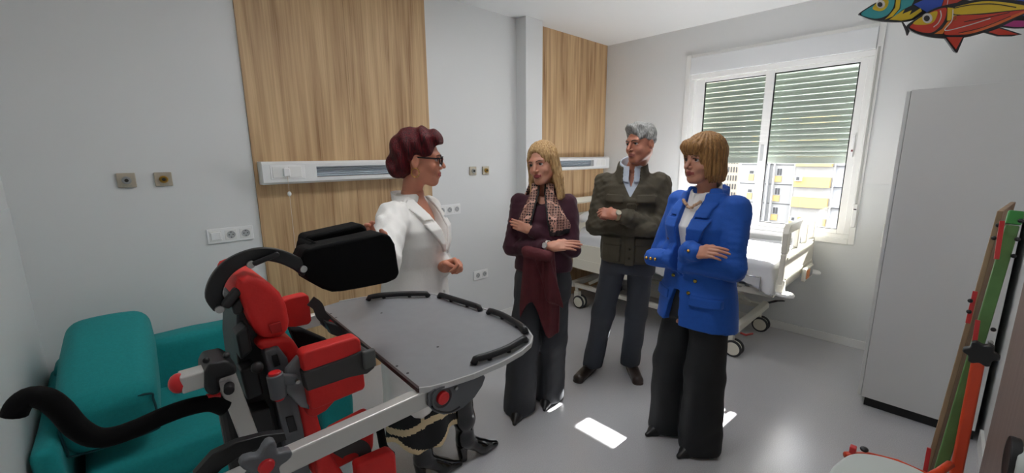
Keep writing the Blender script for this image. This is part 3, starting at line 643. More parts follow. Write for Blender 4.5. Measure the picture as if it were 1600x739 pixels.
# star knob and curved black plate at the bar's rear end
kn = [(0.1145, 0.6800, 1.1083)][0]
star = []
for i in range(40):
    a = 2*math.pi*i/40; r = 0.030*(1+0.28*math.cos(5*a)); star.append((kn[0]+r*math.cos(a), 0, kn[2]+r*math.sin(a)))
k_ = yprism(star, 0.664, 0.684, 'star_knob', greyp, bevel=0.005)
MB().lathe([(0.001, 0.004), (0.010, 0.004), (0.012, 0), (0.012, -0.01)], 16, frame(Vector((kn[0], 0.664, kn[2]))-SB, (1, 0, 0), (0, 0, 1))).build('knob_cap', redcap, k_)
arc = [(0.0313, 0.7400, 1.0998), (0.0581, 0.7400, 1.1225), (0.0925, 0.7400, 1.1257), (0.1283, 0.7400, 1.1189), (0.1585, 0.7400, 1.1084), (0.1609, 0.7400, 1.0923), (0.1261, 0.7400, 1.0984), (0.0967, 0.7400, 1.1001), (0.0669, 0.7400, 1.0913), (0.0576, 0.7400, 1.0841)]
yprism(arc, 0.730, 0.745, 'curved_plate', blackm, bevel=0.002)
# silver mast and its clamp
mp = [(0.0879, 0.8600, 1.1964), (0.1178, 0.8600, 1.1961), (0.1415, 0.8600, 1.0469), (0.1125, 0.8600, 1.0429)]
yprism(mp, 0.845, 0.885, 'mast', silver, bevel=0.003)
cl = [(0.0730, 0.8500, 1.2145), (0.0800, 0.8500, 1.2274), (0.1058, 0.8500, 1.2254), (0.1194, 0.8500, 1.2093), (0.1178, 0.8500, 1.1950), (0.0908, 0.8500, 1.1943), (0.0916, 0.8500, 1.1693), (0.0784, 0.8500, 1.1687), (0.0691, 0.8500, 1.1824)]
yprism(cl, 0.825, 0.90, 'mast_clamp', blackm, bevel=0.006)
for p in [(0.0771, 0.8200, 1.2384), (0.1057, 0.8200, 1.2374)]: MB().sphere(Vector(p)-SB, 0.0055).build('clamp_bolt', blackp, st, smooth=True)
tb = [(0.0731, 0.8500, 1.2001), (0.0406, 0.8500, 1.2001)]
MB().beam(Vector(tb[1])-SB, Vector(tb[0])-SB+Vector((0.03, 0, 0)), 0.034, 0.030).build('cross_tube', silver, st, bevel=0.003)
MB().sphere(Vector(tb[1])-SB+Vector((-0.002, 0, 0)), (0.014, 0.0185, 0.0165)).build('tube_cap', redcap, st, smooth=True)
nb = [(0.1043, 0.8300, 1.1774), (0.0911, 0.8300, 1.1768)]
MB().cyl(Vector(nb[0])-SB, Vector(nb[0])-SB+Vector((-.004, -0.022, 0)), 0.008, 12).build('lock_screw', blackp, st, bevel=0.002)
# foam push handles
for dy in (0.0,):
    hp = [(0.0964, 0.8500, 1.1282), (0.0775, 0.8500, 1.1456), (0.0467, 0.8500, 1.1523), (0.0126, 0.8500, 1.1515), (-0.0199, 0.8500, 1.1465), (-0.0477, 0.8500, 1.1459), (-0.0679, 0.8500, 1.1542), (-0.0835, 0.8500, 1.1783), (-0.0943, 0.8500, 1.2117), (-0.1048, 0.8500, 1.2338), (-0.1191, 0.8500, 1.2440), (-0.1306, 0.8500, 1.2374), (-0.1372, 0.8500, 1.2249)]
    hp = [Vector(p)+Vector((0, dy, 0))-SB for p in hp]
    MB().tube(spline(hp, 4), 0.0145, 14).build('push_handle', blackf, st, smooth=True)
# gas spring
gs = [(0.1022, 0.8700, 1.1486), (0.1101, 0.8700, 1.0414)]
g_ = MB().cyl(Vector(gs[0])-SB, Vector(gs[1])-SB-Vector((0, 0, .25)), 0.016, 16).build('gas_spring', blackm, st, smooth=False)
MB().cyl(Vector(gs[0])-SB+Vector((0.001, 0, -0.004)), Vector(gs[0])-SB+Vector((0.001, 0, -0.010)), 0.0168, 16).build('yellow_ring', mat('yellow_ring', rgb(200, 170, 40), 0.5), g_)
MB().cyl(Vector(gs[0])-SB+Vector((-.012, -.016, 0.004)), Vector(gs[0])-SB+Vector((-.03, -.02, 0.008)), 0.008, 12).build('red_button', redcap, g_)
# backrest: black carrier, grey slotted plate, red cushions
bl = [(0.1483, 0.9400, 1.2940), (0.1675, 0.9400, 1.2998), (0.1761, 0.9400, 1.2045), (0.1921, 0.9400, 1.1563), (0.2013, 0.9400, 1.0333), (0.2133, 0.9400, 0.8692), (0.1372, 0.9400, 0.9146), (0.1381, 0.9400, 1.0480), (0.1345, 0.9400, 1.1355), (0.1358, 0.9400, 1.2040)]
yprism(bl, 0.925, 1.06, 'carrier', blackm, bevel=0.004)
for i, q in enumerate(([(0.1329, 0.9000, 1.2446), (0.1533, 0.9000, 1.2578), (0.1559, 0.9000, 1.2042), (0.1352, 0.9000, 1.1915)], [(0.1310, 0.9000, 1.1732), (0.1592, 0.9000, 1.1747), (0.1655, 0.9000, 1.1086), (0.1364, 0.9000, 1.1072)], [(0.1379, 0.9000, 1.0816), (0.1735, 0.9000, 1.0766), (0.1785, 0.9000, 0.9890), (0.1416, 0.9000, 0.9940)])):
    yprism(q, 0.885, 0.93, 'carrier_joint', (blackp, blackm, blackp)[i], bevel=0.005)
gp = [(0.1751, 0.9000, 1.1976), (0.2004, 0.9000, 1.1986), (0.2140, 0.9000, 1.1687), (0.2280, 0.9000, 1.0093), (0.2316, 0.9000, 0.8827), (0.1946, 0.9000, 0.9048), (0.1875, 0.9000, 1.0291), (0.1796, 0.9000, 1.1337)]
pl_g = yprism(gp, 0.885, 0.925, 'backrest_plate', greyp, bevel=0.004)
for q in ([(0.1856, 0.8840, 1.1846), (0.1959, 0.8840, 1.1850), (0.1992, 0.8840, 1.1603), (0.1887, 0.8840, 1.1601)], [(0.1927, 0.8840, 1.1208), (0.2057, 0.8840, 1.1198), (0.2088, 0.8840, 1.0912), (0.1956, 0.8840, 1.0912)], [(0.1968, 0.8840, 1.0443), (0.2112, 0.8840, 1.0419), (0.2151, 0.8840, 1.0056), (0.2003, 0.8840, 1.0071)]): yprism(q, 0.882, 0.888, 'plate_slot', blackm, pl_g, bevel=0.001)
up_ = [(0.1414, 0.9000, 1.3359), (0.1510, 0.9000, 1.3487), (0.1661, 0.9000, 1.3530), (0.1824, 0.9000, 1.3459), (0.2004, 0.9000, 1.3291), (0.2163, 0.9000, 1.3056), (0.2251, 0.9000, 1.2778), (0.2276, 0.9000, 1.2428), (0.2229, 0.9000, 1.2205), (0.2092, 0.9000, 1.2151), (0.1864, 0.9000, 1.2183), (0.1713, 0.9000, 1.2245), (0.1627, 0.9000, 1.2458), (0.1547, 0.9000, 1.2794), (0.1486, 0.9000, 1.3091)]
cushion = yprism(up_, 0.885, 1.09, 'head_cushion', redf, bevel=0.022, seg=5)
lo_ = [(0.1636, 0.9100, 1.2143), (0.1796, 0.9100, 1.2173), (0.2139, 0.9100, 1.2104), (0.2311, 0.9100, 1.2007), (0.2440, 0.9100, 1.1660), (0.2531, 0.9100, 1.1002), (0.2615, 0.9100, 1.0195), (0.2730, 0.9100, 0.9336), (0.2853, 0.9100, 0.8446), (0.2394, 0.9100, 0.8720), (0.2312, 0.9100, 0.9557), (0.2236, 0.9100, 1.0371), (0.2187, 0.9100, 1.1140), (0.2099, 0.9100, 1.1722), (0.1881, 0.9100, 1.1896), (0.1705, 0.9100, 1.1957)]
yprism(lo_, 0.895, 1.12, 'back_cushion', redf, bevel=0.014, seg=4)
vb = [(0.1875, 0.8820, 1.2504), (0.2080, 0.8820, 1.2510), (0.2094, 0.8820, 1.2303), (0.1900, 0.8820, 1.2310)]
yprism(vb, 0.878, 0.884, 'cushion_tab', mat('dark_red_tab', rgb(170, 22, 22), 0.7), cushion, bevel=0.001)
# side supports with straps
def lateral(y, dx, pts, band, far=False):
    a = yprism(pts, y-0.018, y+0.018, 'side_pad', redf, bevel=0.013, seg=4)
    if band: 
        yprism(band, y-0.022, y+0.020, 'pad_strap', strapm, a, bevel=0.004)
    return a
near = lateral(0.835, 0, [(0.2212, 0.8200, 1.1963), (0.2310, 0.8200, 1.2008), (0.3298, 0.8200, 1.1995), (0.3388, 0.8200, 1.1908), (0.3414, 0.8200, 1.0802), (0.3353, 0.8200, 1.0752), (0.2332, 0.8200, 1.0737), (0.2280, 0.8200, 1.0831)], [(0.2209, 0.8150, 1.1623), (0.3098, 0.8150, 1.1637), (0.3445, 0.8150, 1.1674), (0.3620, 0.8150, 1.1524), (0.3639, 0.8150, 1.1187), (0.3458, 0.8150, 1.1107), (0.3059, 0.8150, 1.1176), (0.2239, 0.8150, 1.1205)])
MB().box(Vector((0.335, 0.800, 1.128))-SB, Vector((0.362, 0.813, 1.168))-SB).build('hook_tab', mat('grey_velcro', rgb(90, 92, 92), 0.9), near, bevel=0.004)
yprism([(0.2301, 0.8600, 1.0577), (0.2501, 0.8600, 1.0809), (0.3012, 0.8600, 1.0862), (0.2904, 0.8600, 1.0573), (0.2672, 0.8600, 1.0405), (0.2433, 0.8600, 1.0367), (0.2312, 0.8600, 1.0425)], 0.85, 0.885, 'lower_flap', redf, bevel=0.010)
yprism([(0.1979, 0.8400, 1.1668), (0.2219, 0.8400, 1.1875), (0.2283, 0.8400, 1.1798), (0.2318, 0.8400, 1.0663), (0.2160, 0.8400, 1.0793), (0.1923, 0.8400, 1.1231)], 0.838, 0.852, 'pad_bracket', greym, bevel=0.003)
ck = [(0.1757, 0.8300, 1.1714), (0.1783, 0.8300, 1.1228), (0.1757, 0.8300, 1.1609), (0.2101, 0.8300, 1.1458)]
c_ = MB().cyl(Vector(ck[0])-SB, Vector(ck[1])-SB, 0.0145, 16).build('bracket_clamp', greyp, st, bevel=0.003)
MB().cyl(Vector(ck[0])-SB+Vector((0, 0, .004)), Vector(ck[0])-SB+Vector((0, 0, -.003)), 0.011, 14).build('clamp_cap', redcap, c_, bevel=0.002)
MB().cyl(Vector(ck[1])-SB+Vector((0, 0, -.006)), Vector(ck[1])-SB+Vector((0, 0, .002)), 0.009, 14).build('clamp_cap', redcap, c_, bevel=0.002)
MB().beam(Vector(ck[2])-SB, Vector(ck[3])-SB, 0.014, 0.020).build('clamp_arm', greyp, c_, bevel=0.003)
MB().cyl(Vector(ck[3])-SB, Vector(ck[3])-SB+Vector((0, -.014, 0)), 0.004, 10).build('clamp_bolt', steel, c_)
MB().sphere(Vector([(0.1551, 0.8600, 1.1807)][0])-SB, 0.011).build('adjust_knob', blackp, st, smooth=True)
lateral(1.20, 0, [(0.2910, 1.1900, 1.1943), (0.3008, 1.1900, 1.1990), (0.3479, 1.1900, 1.2002), (0.3571, 1.1900, 1.1924), (0.3571, 1.1900, 1.1211), (0.3494, 1.1900, 1.1119), (0.3003, 1.1900, 1.1155), (0.2917, 1.1900, 1.1254)], None)
fs = [(0.3577, 1.1800, 1.1799), (0.3746, 1.1800, 1.1606), (0.3824, 1.1800, 1.1320), (0.3979, 1.1800, 1.1083)]
MB().tube(spline([Vector(p)-SB for p in fs], 4), 1.0, flat=(0.028, 0.003), up=(0, 1, 0)).build('far_strap', strapm, st)
yprism([(0.3829, 1.1700, 1.1194), (0.4115, 1.1700, 1.1014), (0.4508, 1.1700, 1.0598), (0.4399, 1.1700, 1.0432), (0.3967, 1.1700, 1.0767)], 1.155, 1.185, 'strap_buckle', blackp, bevel=0.004)
yprism([(0.2797, 1.1200, 1.1431), (0.3094, 1.1200, 1.1340), (0.3731, 1.1200, 1.0813), (0.3586, 1.1200, 1.0526), (0.3013, 1.1200, 1.0508)], 1.10, 1.135, 'chest_belt', blackf, bevel=0.006)
# headrest on its curved arm
ar = [(0.1217, 0.9200, 1.2932), (0.1127, 0.9200, 1.3181), (0.1219, 0.9200, 1.3457), (0.1405, 0.9200, 1.3667), (0.1669, 0.9200, 1.3793), (0.1977, 0.9200, 1.3829), (0.2287, 0.9200, 1.3736), (0.2581, 0.9200, 1.3535), (0.2786, 0.9200, 1.3314)]
MB().tube(spline([Vector(p)-SB for p in ar], 5), 1.0, flat=(0.027, 0.014), up=(0, 1, 0)).build('headrest_arm', blackm, st, bevel=0.004)
for p in [(0.1762, 0.9050, 1.3677), (0.1173, 0.9050, 1.2933), (0.2683, 0.9050, 1.3406)]: MB().cyl(Vector(p)-SB, Vector(p)-SB+Vector((0, .03, 0)), 0.0075, 16).build('arm_bolt', steel, st, bevel=0.002)
MB().beam(Vector([(0.1775, 0.9000, 1.3696)][0])-SB, Vector([(0.2243, 0.9000, 1.3830)][0])-SB, 0.010, 0.010).build('lock_lever', blackp, st, bevel=0.004)
MB().beam(Vector([(0.1229, 0.9000, 1.2981)][0])-SB, Vector([(0.1508, 0.9000, 1.3287)][0])-SB, 0.022, 0.016).build('lock_lever', blackp, st, bevel=0.006)
yprism([(0.1349, 0.9000, 1.2975), (0.1562, 0.9000, 1.3212), (0.1603, 0.9000, 1.3011), (0.1510, 0.9000, 1.2753), (0.1366, 0.9000, 1.2768)], 0.90, 0.95, 'arm_mount', blackm, bevel=0.006)
hr = [(0.2670, 0.9300, 1.3624), (0.2764, 0.9300, 1.3802), (0.3134, 0.9300, 1.3842), (0.3995, 0.9300, 1.3892), (0.4470, 0.9300, 1.3934), (0.4694, 0.9300, 1.3841), (0.4813, 0.9300, 1.3601), (0.4884, 0.9300, 1.2856), (0.4787, 0.9300, 1.2727), (0.4544, 0.9300, 1.2681), (0.3899, 0.9300, 1.2698), (0.3452, 0.9300, 1.2724), (0.3241, 0.9300, 1.2759), (0.3044, 0.9300, 1.2878), (0.2750, 0.9300, 1.3132), (0.2713, 0.9300, 1.3281)]
hr_ = [(p[0], p[2]) for p in hr]
yprism(hr, 0.91, 0.975, 'headrest', blackf, bevel=0.024, seg=5)
yprism([(0.2995, 1.0300, 1.3502), (0.3079, 1.0300, 1.3931), (0.3500, 1.0300, 1.3967), (0.4205, 1.0300, 1.4038), (0.4421, 1.0300, 1.4061), (0.4544, 1.0300, 1.3914), (0.4485, 1.0300, 1.3166), (0.3715, 1.0300, 1.2975), (0.3126, 1.0300, 1.3091)], 0.995, 1.06, 'headrest_rear_pad', blackf, bevel=0.020, seg=5)
yprism([(0.2896, 0.9900, 1.3629), (0.2960, 0.9900, 1.3868), (0.3154, 0.9900, 1.3884), (0.3156, 0.9900, 1.3314), (0.2961, 0.9900, 1.3320)], 0.94, 1.03, 'headrest_hinge', blackf, bevel=0.010)
# hip and knee supports lower down
yprism([(0.2652, 0.9200, 0.9323), (0.2983, 0.9200, 0.9483), (0.3896, 0.9200, 0.9555), (0.3902, 0.9200, 0.8985), (0.3849, 0.9200, 0.8508), (0.2897, 0.9200, 0.8514), (0.2661, 0.9200, 0.8499)], 0.90, 0.95, 'hip_pad', redf, bevel=0.014, seg=4)
yprism([(0.3158, 0.8600, 0.8853), (0.4007, 0.8600, 0.8772), (0.4117, 0.8600, 0.8642), (0.4117, 0.8600, 0.7888), (0.3837, 0.8600, 0.7789), (0.3166, 0.8600, 0.8209)], 0.84, 0.875, 'knee_pad', redf, bevel=0.012, seg=4)
lp = [(0.2938, 0.8900, 0.8970), (0.3062, 0.8900, 0.9035), (0.3361, 0.8900, 0.8991), (0.3535, 0.8900, 0.8810), (0.3548, 0.8900, 0.8560), (0.3320, 0.8900, 0.8481)]
MB().tube(spline([Vector(p)-SB for p in lp], 4), 1.0, flat=(0.030, 0.004), up=(0, 1, 0)).build('knee_strap', strapm, st)
yprism([(0.2423, 0.8900, 0.9449), (0.2662, 0.8900, 0.9384), (0.3014, 0.8900, 0.8472), (0.2986, 0.8900, 0.7430), (0.2500, 0.8900, 0.7762)], 0.875, 0.91, 'hip_cushion_edge', redf, bevel=0.010)
MB().tube(spline([Vector(p)-SB for p in [(0.4426, 1.0200, 0.8837), (0.4564, 1.0200, 0.8135), (0.4637, 1.0200, 0.7526), (0.4851, 1.0200, 0.7158)]], 4), 0.012, 8).build('far_knee_arm', blackf, st, smooth=True)
# lower column, base and castors
MB().box(Vector((0.16, 0.93, 0.30))-SB, Vector((0.24, 1.07, 0.92))-SB).build('column_tube', silver, st, bevel=0.006)
MB().box(Vector((0.13, 0.90, 0.12))-SB, Vector((0.30, 1.10, 0.34))-SB).build('column_foot', blackm, st, bevel=0.02)
for y in (0.80, 1.20):
    MB().beam(Vector((-0.05, y, 0.12))-SB, Vector((0.62, y, 0.12))-SB, 0.05, 0.035).build('base_rail', silver, st, bevel=0.005)
    for x in (-0.03, 0.60):
        MB().lathe([(0.002, -0.018), (0.04, -0.018), (0.05, -0.008), (0.05, 0.008), (0.04, 0.018), (0.002, 0.018)], 24, frame(Vector((x, y, 0.05))-SB, (1, 0, 0), (0, 0, 1))).build('castor', rubber, st)
        MB().cyl(Vector((x, y, .05))-SB, Vector((x, y, .11))-SB, .012).build('castor_stem', blackm, st)
MB().beam(Vector((0.2, 0.78, 0.12))-SB, Vector((0.2, 1.22, 0.12))-SB, 0.06, 0.035).build('base_cross', silver, st, bevel=0.005)
MB().box(Vector((0.28, 0.86, 0.14))-SB, Vector((0.56, 1.14, 0.165))-SB).build('footplate', blackp, st, bevel=0.01)
# loose back cushion standing on the sofa seat, against the arm
def rot_np(rx, ry, rz): return np.array(Euler((rx, ry, rz)).to_matrix())
cR = rot_np(R_(16), R_(0), R_(-3))
def cu_f(P):
    q = (P-vec(-0.100, 2.365, 0.668))@cR.astype(F4)
    h = np.array((0.140, 0.31, 0.122), F4); a = np.abs(q)-(h-0.06); o = np.maximum(a, 0); d = np.sqrt((o*o).sum(1))+np.minimum(a.max(1), 0)-0.06
    return d-0.025*np.clip(1-(q[:, 0]/0.17)**2, 0, 1)*np.clip(1-(q[:, 1]/0.38)**2, 0, 1)+wob(P, 0.005, 8, 9)
cu = sdf('sofa_cushion', cu_f, (-0.34, 1.98, 0.35), (0.15, 2.80, 0.95), 0.012, teal); tag(cu, 'big loose teal cushion leaning at the end of the sofa', 'cushion')
pts = [(-0.105, -0.305, -0.096), (0.105, -0.305, -0.096), (0.128, -0.305, -0.06), (0.128, -0.305, 0.06), (0.105, -0.302, 0.096), (-0.105, -0.302, 0.096), (-0.128, -0.305, 0.06), (-0.128, -0.305, -0.06)]
cm_ = Matrix(cR.tolist()); loop = spline([cm_ @ Vector(p)+Vector((-0.100, 2.365, 0.668)) for p in pts], 5, True)
MB().tube(loop+[loop[0]], 0.004, 6).build('piping', mat('dark_teal_piping', rgb(8, 66, 70), 0.8), cu, smooth=True)
# ================================================================ PEOPLE
def skin_mat(name, c): return mat(name, c, 0.5, sub=0.12, var=0.05, vscale=18)
def hair_mat(name, c1, c2):
    return mat(name, c1, 0.45, spec=0.25, col2=c2, vscale=30, stretch=(6, 6, 0.7), bump=0.5, bscale=45, bstretch=(7, 7, 0.5), sheen=0.0)
eyew = mat('eye_white', rgb(205, 200, 196), 0.25); irism = mat('eye_iris', rgb(40, 28, 22), 0.2)
def rotT(yaw=0, pitch=0, roll=0, loc=(0, 0, 0)):
    """head turn in figure space: yaw to the figure's left is positive, pitch down is negative"""
    return np.array(Matrix.Translation(loc) @ Matrix.Rotation(R_(yaw), 4, 'Z') @ Matrix.Rotation(R_(pitch), 4, 'X') @ Matrix.Rotation(R_(roll), 4, 'Y'))
def lip_d(P): return np.minimum(s_cap(P, (-0.019, 0.090, -0.064), (0.019, 0.090, -0.064), 0.0075), s_ell(P, (0, 0.097, -0.064), (0.020, 0.008, 0.0115)))
def head_sdf(P, male=False, nk=(0, -0.05, -0.2), nr=0.052, nose=1.0, ears=True):
    x, y, z = P.T; A = np.stack([np.abs(x), y, z], 1)
    d = s_ell(P, (0, -0.014, 0.036), (0.075, 0.096, 0.088))
    d = smin(d, s_ell(P, (0, 0.028, -0.030), (0.061 if not male else 0.065, 0.064, 0.082)), 0.035)
    d = smin(d, s_ell(P, (0, 0.066, -0.099), (0.023 if not male else 0.028, 0.020, 0.018)), 0.030)
    d = smin(d, s_cap(A, (0.050 if not male else 0.056, 0.0, -0.055), (0.018, 0.062, -0.096), 0.016), 0.03)
    d = smin(d, s_ell(A, (0.037, 0.062, -0.034), (0.024, 0.022, 0.022)), 0.018)
    d = smin(d, s_cap(A, (0.0, 0.086, 0.026), (0.040, 0.074, 0.024), 0.011), 0.016)
    d = smax(d, -s_ell(A, (0.0325, 0.101, 0.006), (0.0185, 0.017, 0.0105)), 0.010)
    d = smin(d, s_cap(A, (0.018, 0.0875, 0.016), (0.047, 0.078, 0.013), 0.0045), 0.006)
    d = smin(d, s_cap(A, (0.020, 0.084, -0.006), (0.045, 0.077, -0.005), 0.003), 0.006)
    d = smin(d, s_cap(P, (0, 0.090, 0.014), (0, 0.090+0.0235*nose, -0.027), 0.0065, 0.0095), 0.010)
    d = smin(d, s_ell(A, (0.0105, 0.099, -0.034), (0.0085, 0.010, 0.0075)), 0.006)
    d = smin(d, s_ell(P, (0, 0.088, -0.064), (0.026, 0.012, 0.017)), 0.014)
    d = smin(d, s_ell(P, (0, 0.0955, -0.0585), (0.018, 0.0065, 0.0048)), 0.004); d = smin(d, s_ell(P, (0, 0.095, -0.0695), (0.016, 0.007, 0.0055)), 0.004)
    d = smax(d, -s_ell(P, (0, 0.1045, -0.0640), (0.019, 0.006, 0.0014)), 0.002)
    if ears:
        e = s_ell(A, (0.077, -0.012, -0.008), (0.0085, 0.020, 0.031)); e = smax(e, -s_ell(A, (0.088, -0.008, -0.004), (0.008, 0.011, 0.018)), 0.006)
        d = smin(d, e, 0.006)
    d = smin(d, s_cap(P, (0, -0.022, -0.050), nk, nr, nr*1.04), 0.024)
    return d
class Fig:
    def __init__(s, label, loc, phi, group='people talking in the hospital room'):
        s.r = empty('person', loc, R_(phi-90), label, 'person', group); s.loc = np.array(loc, float); s.a = R_(phi-90); s.v = []; s.q = []; s.m = []; s.n = 0; s.body = None
        c, n = math.cos(s.a), math.sin(s.a); s.Ri = np.array(((c, n, 0), (-n, c, 0), (0, 0, 1)))
    def w2l(s, p): return tuple(s.Ri@(np.array(p, float)-s.loc))
    def add(s, f, lo, hi, h, T=None, pick=None):
        v, q = surfnet(f, lo, hi, h); mi = np.zeros(len(q), int) if pick is None else pick(v[q].mean(1).astype(F4))
        if T is not None: v = v@T[:3, :3].T+T[:3, 3]
        s.v.append(v); s.q.append(q+s.n); s.m.append(mi); s.n += len(v)
    def head(s, T, sc, skin, lips, male=False, neck=(0, -0.02, 1.3), brow=None, nose=1.0, lids=True, browtilt=0.0):
        T = T.copy(); T[:3, :3] *= sc; s.T = T; s.sc = sc
        nk = np.linalg.inv(T)@np.append(neck, 1); nk = tuple(nk[:3])
        lo = np.minimum((-0.10, -0.13, -0.14), np.array(nk)-0.075); hi = np.maximum((0.10, 0.135, 0.14), np.array(nk)+0.07); hi[2] = 0.14
        s.skin = skin
        s.add(lambda P: head_sdf(P, male, nk, 0.057 if male else 0.047, nose), lo, hi, 0.0033, T, lambda c: ((lip_d(c) < 0.0012) & (c[:, 1] > 0.09) & (np.abs(c[:, 2]+0.064) < 0.0125)).astype(int))
        s.mats = [skin, lips]
        for sx in (-1, 1):
            mb = MB(); mb.sphere((0, 0, 0), 0.0125, 16, 12); o = mb.build('eye', [eyew, irism], s.r, smooth=True)
            for p in o.data.polygons:
                if p.center.y > 0.0098: p.material_index = 1
            o.matrix_local = Matrix(T.tolist()) @ Matrix.Translation((sx*0.0325, 0.0765, 0.0045))
            pts = [(sx*0.014, 0.0985, 0.021), (sx*0.026, 0.0975, 0.0265+browtilt), (sx*0.038, 0.091, 0.026), (sx*0.050, 0.079, 0.021)]
            if brow is not None:
                b = MB().tube(spline(pts, 4), [0.0026]*5+[0.0028]*4+[0.0018]*4, 6).build('eyebrow', brow, s.r, smooth=True); b.matrix_local = Matrix(T.tolist())
            ln = MB().tube(spline([(sx*0.018, 0.0895, 0.0105), (sx*0.032, 0.0915, 0.0125), (sx*0.047, 0.082, 0.0085)], 5), 0.0014, 6).build('eyelash', irism, s.r, smooth=True); ln.matrix_local = Matrix(T.tolist())
    def hair(s, f, lo, hi, m, h=0.0042):
        return sdf('hair', f, lo, hi, h, m, s.r, s.T)
    def hand(s, o, d, up, side, curl=(0.5, 0.6, 0.4), sc=0.92, spread=1.0, thumb=0.0, fore=None, h=0.0031, nails=None):
        """o wrist, d finger direction, up back-of-hand normal, side +1 thumb on local +x"""
        d = np.array(d, float); d /= np.linalg.norm(d); up = np.array(up, float); up -= d*(up@d); up /= np.linalg.norm(up); x = np.cross(d, up)*side
        T = np.eye(4); T[:3, 0] = x*sc*1.0; T[:3, 1] = d*sc; T[:3, 2] = up*sc; T[:3, 3] = o
        flip = np.linalg.det(T[:3, :3]) < 0
        fingers = [(0.028, 0.086, (0.042, 0.026, 0.021)), (0.0095, 0.092, (0.046, 0.029, 0.022)), (-0.0095, 0.088, (0.042, 0.027, 0.021)), (-0.027, 0.079, (0.034, 0.021, 0.018))]
        ch = []; tips = []
        for i, (bx, by, ls) in enumerate(fingers):
            p = np.array((bx*0.95, by, 0.001)); a = 0.0; lst = [np.array((bx*0.62, 0.03, 0.0)), p]; k = 1+0.10*i; yaw = -bx*2.2*(spread-0.55)
            for j, l in enumerate(ls):
                a += curl[j]*k; dv = np.array((-math.sin(yaw)*math.cos(a), math.cos(a)*math.cos(yaw), -math.sin(a))); p = p+dv*l; lst.append(p)
            ch.append(lst); tips.append((p, dv))
        tb = [np.array((0.016, 0.016, -0.006)), np.array((0.040, 0.042, -0.014)), np.array((0.050-0.022*thumb, 0.072, -0.022-0.012*thumb)), np.array((0.047-0.040*thumb, 0.096, -0.028-0.016*thumb))]
        fe = np.array((0, -0.07, 0))
        if fore is not None:
            g_ = np.array(fore, float)-np.array(o, float); g_ = np.linalg.solve(T[:3, :3], g_); fe = g_/np.linalg.norm(g_)*0.08
        pts = np.array([q for l in ch for q in l]+tb+[fe]); lo = pts.min(0)-0.022; hi = pts.max(0)+0.022; lo[0] = min(lo[0], -0.045); hi[0] = max(hi[0], 0.05)
        def f(P):
            dd = s_box(P, (0.0, 0.048, -0.002), (0.036, 0.044, 0.0135), 0.0125)
            dd = smin(dd, s_capE(P, (0, 0.02, 0), (0, 0, 0), 0.0275, 0.0275, (0, 0, 1), 0.76), 0.02); dd = smin(dd, s_cap(P, (0, 0, 0), fe, 0.0235, 0.027), 0.02)
            rr = (0.0098, 0.0090, 0.0082, 0.0074, 0.0066)
            for n, l in enumerate(ch):
                e = None
                for j in range(1, len(l)-1):
                    g = s_cap(P, l[j], l[j+1], rr[j]*(0.9 if n == 3 else 1), rr[j+1]*(0.9 if n == 3 else 1)); e = g if e is None else np.minimum(e, g)
                dd = smin(dd, e, 0.005)
            for j, (ra, rb) in enumerate(((0.0165, 0.0125), (0.0115, 0.0098), (0.0098, 0.0078))): dd = smin(dd, s_cap(P, tb[j], tb[j+1], ra, rb), 0.007)
            return dd
        v, q = surfnet(f, lo, hi, h)
        if flip: q = q[:, ::-1]
        v = v@T[:3, :3].T+T[:3, 3]; s.v.append(v); s.q.append(q+s.n); s.m.append(np.zeros(len(q), int)); s.n += len(v)
        if nails is not None:
            for p, dv in tips:
                w_ = T[:3, :3]@(p+np.array((0, 0, 0.004)))+T[:3, 3]; MB().sphere(w_, 0.0062, 8, 6).build('fingernail', nails, s.r, smooth=True)
    def finish(s):
        me = np_mesh('body', np.concatenate(s.v), np.concatenate(s.q), np.concatenate(s.m)); s.body = link('body', me, s.mats, s.r); return s.body
    def cloth(s, name, f, lo, hi, h, m, pick=None): return sdf(name, f, lo, hi, h, m, s.r, None, pick)
def arm_d(P, pts, radii, k=0.02, wr=0.0, seed=0):
    d = None
    for i in range(len(pts)-1):
        g = s_cap(P, pts[i], pts[i+1], radii[i], radii[i+1]); d = g if d is None else smin(d, g, k)
    if wr: d = d+wob(P, wr, 40, seed)+wob(P, wr*0.6, 75, seed+1)
    return d
def shoe(fig, name, o, ang, m, L_=0.25, w=0.042, heel=0.0, toe=1.0, h=0.06, sole=None):
    """o = heel point on the floor (figure frame), ang = toe direction angle from +y"""
    T = np.array(Matrix.Translation(o) @ Matrix.Rotation(ang, 4, 'Z'))
    def f(P):
        x, y, z = P.T; lift = heel*np.clip(1-y/(L_*0.62), 0, 1)**1.2
        Q = np.stack([x, y, z-lift], 1)
        d = s_capE(Q, (0, 0.035, 0.030), (0, L_-0.045*toe, 0.020), 0.034, 0.034*(1-0.25*(toe-1)), (1, 0, 0), 1.15)
        if toe > 1: d = smin(d, s_cap(Q, (0, L_-0.06, 0.02), (0, L_, 0.012), 0.024, 0.008), 0.02)
        d = smin(d, s_cap(Q, (0, 0.045, 0.04), (0, 0.05, h+0.03), 0.036, 0.034), 0.02)
        d = np.maximum(d, -(z-lift)+0.004)
        d = np.minimum(d, np.maximum(s_capE(Q, (0, 0.035, 0.004), (0, L_-0.04*toe, 0.004), 0.036, 0.034, (1, 0, 0), 1.15), np.abs(Q[:, 2]-0.004)-0.0045))
        if heel: d = np.minimum(d, np.maximum(s_cap(P, (0, 0.035, 0), (0, 0.03, heel+.02), 0.016, 0.028), -z))
        return d
    return sdf(name, f, (-0.07, -0.03, -0.004), (0.07, L_+0.03, h+0.09+heel), 0.005, m, fig.r, T)
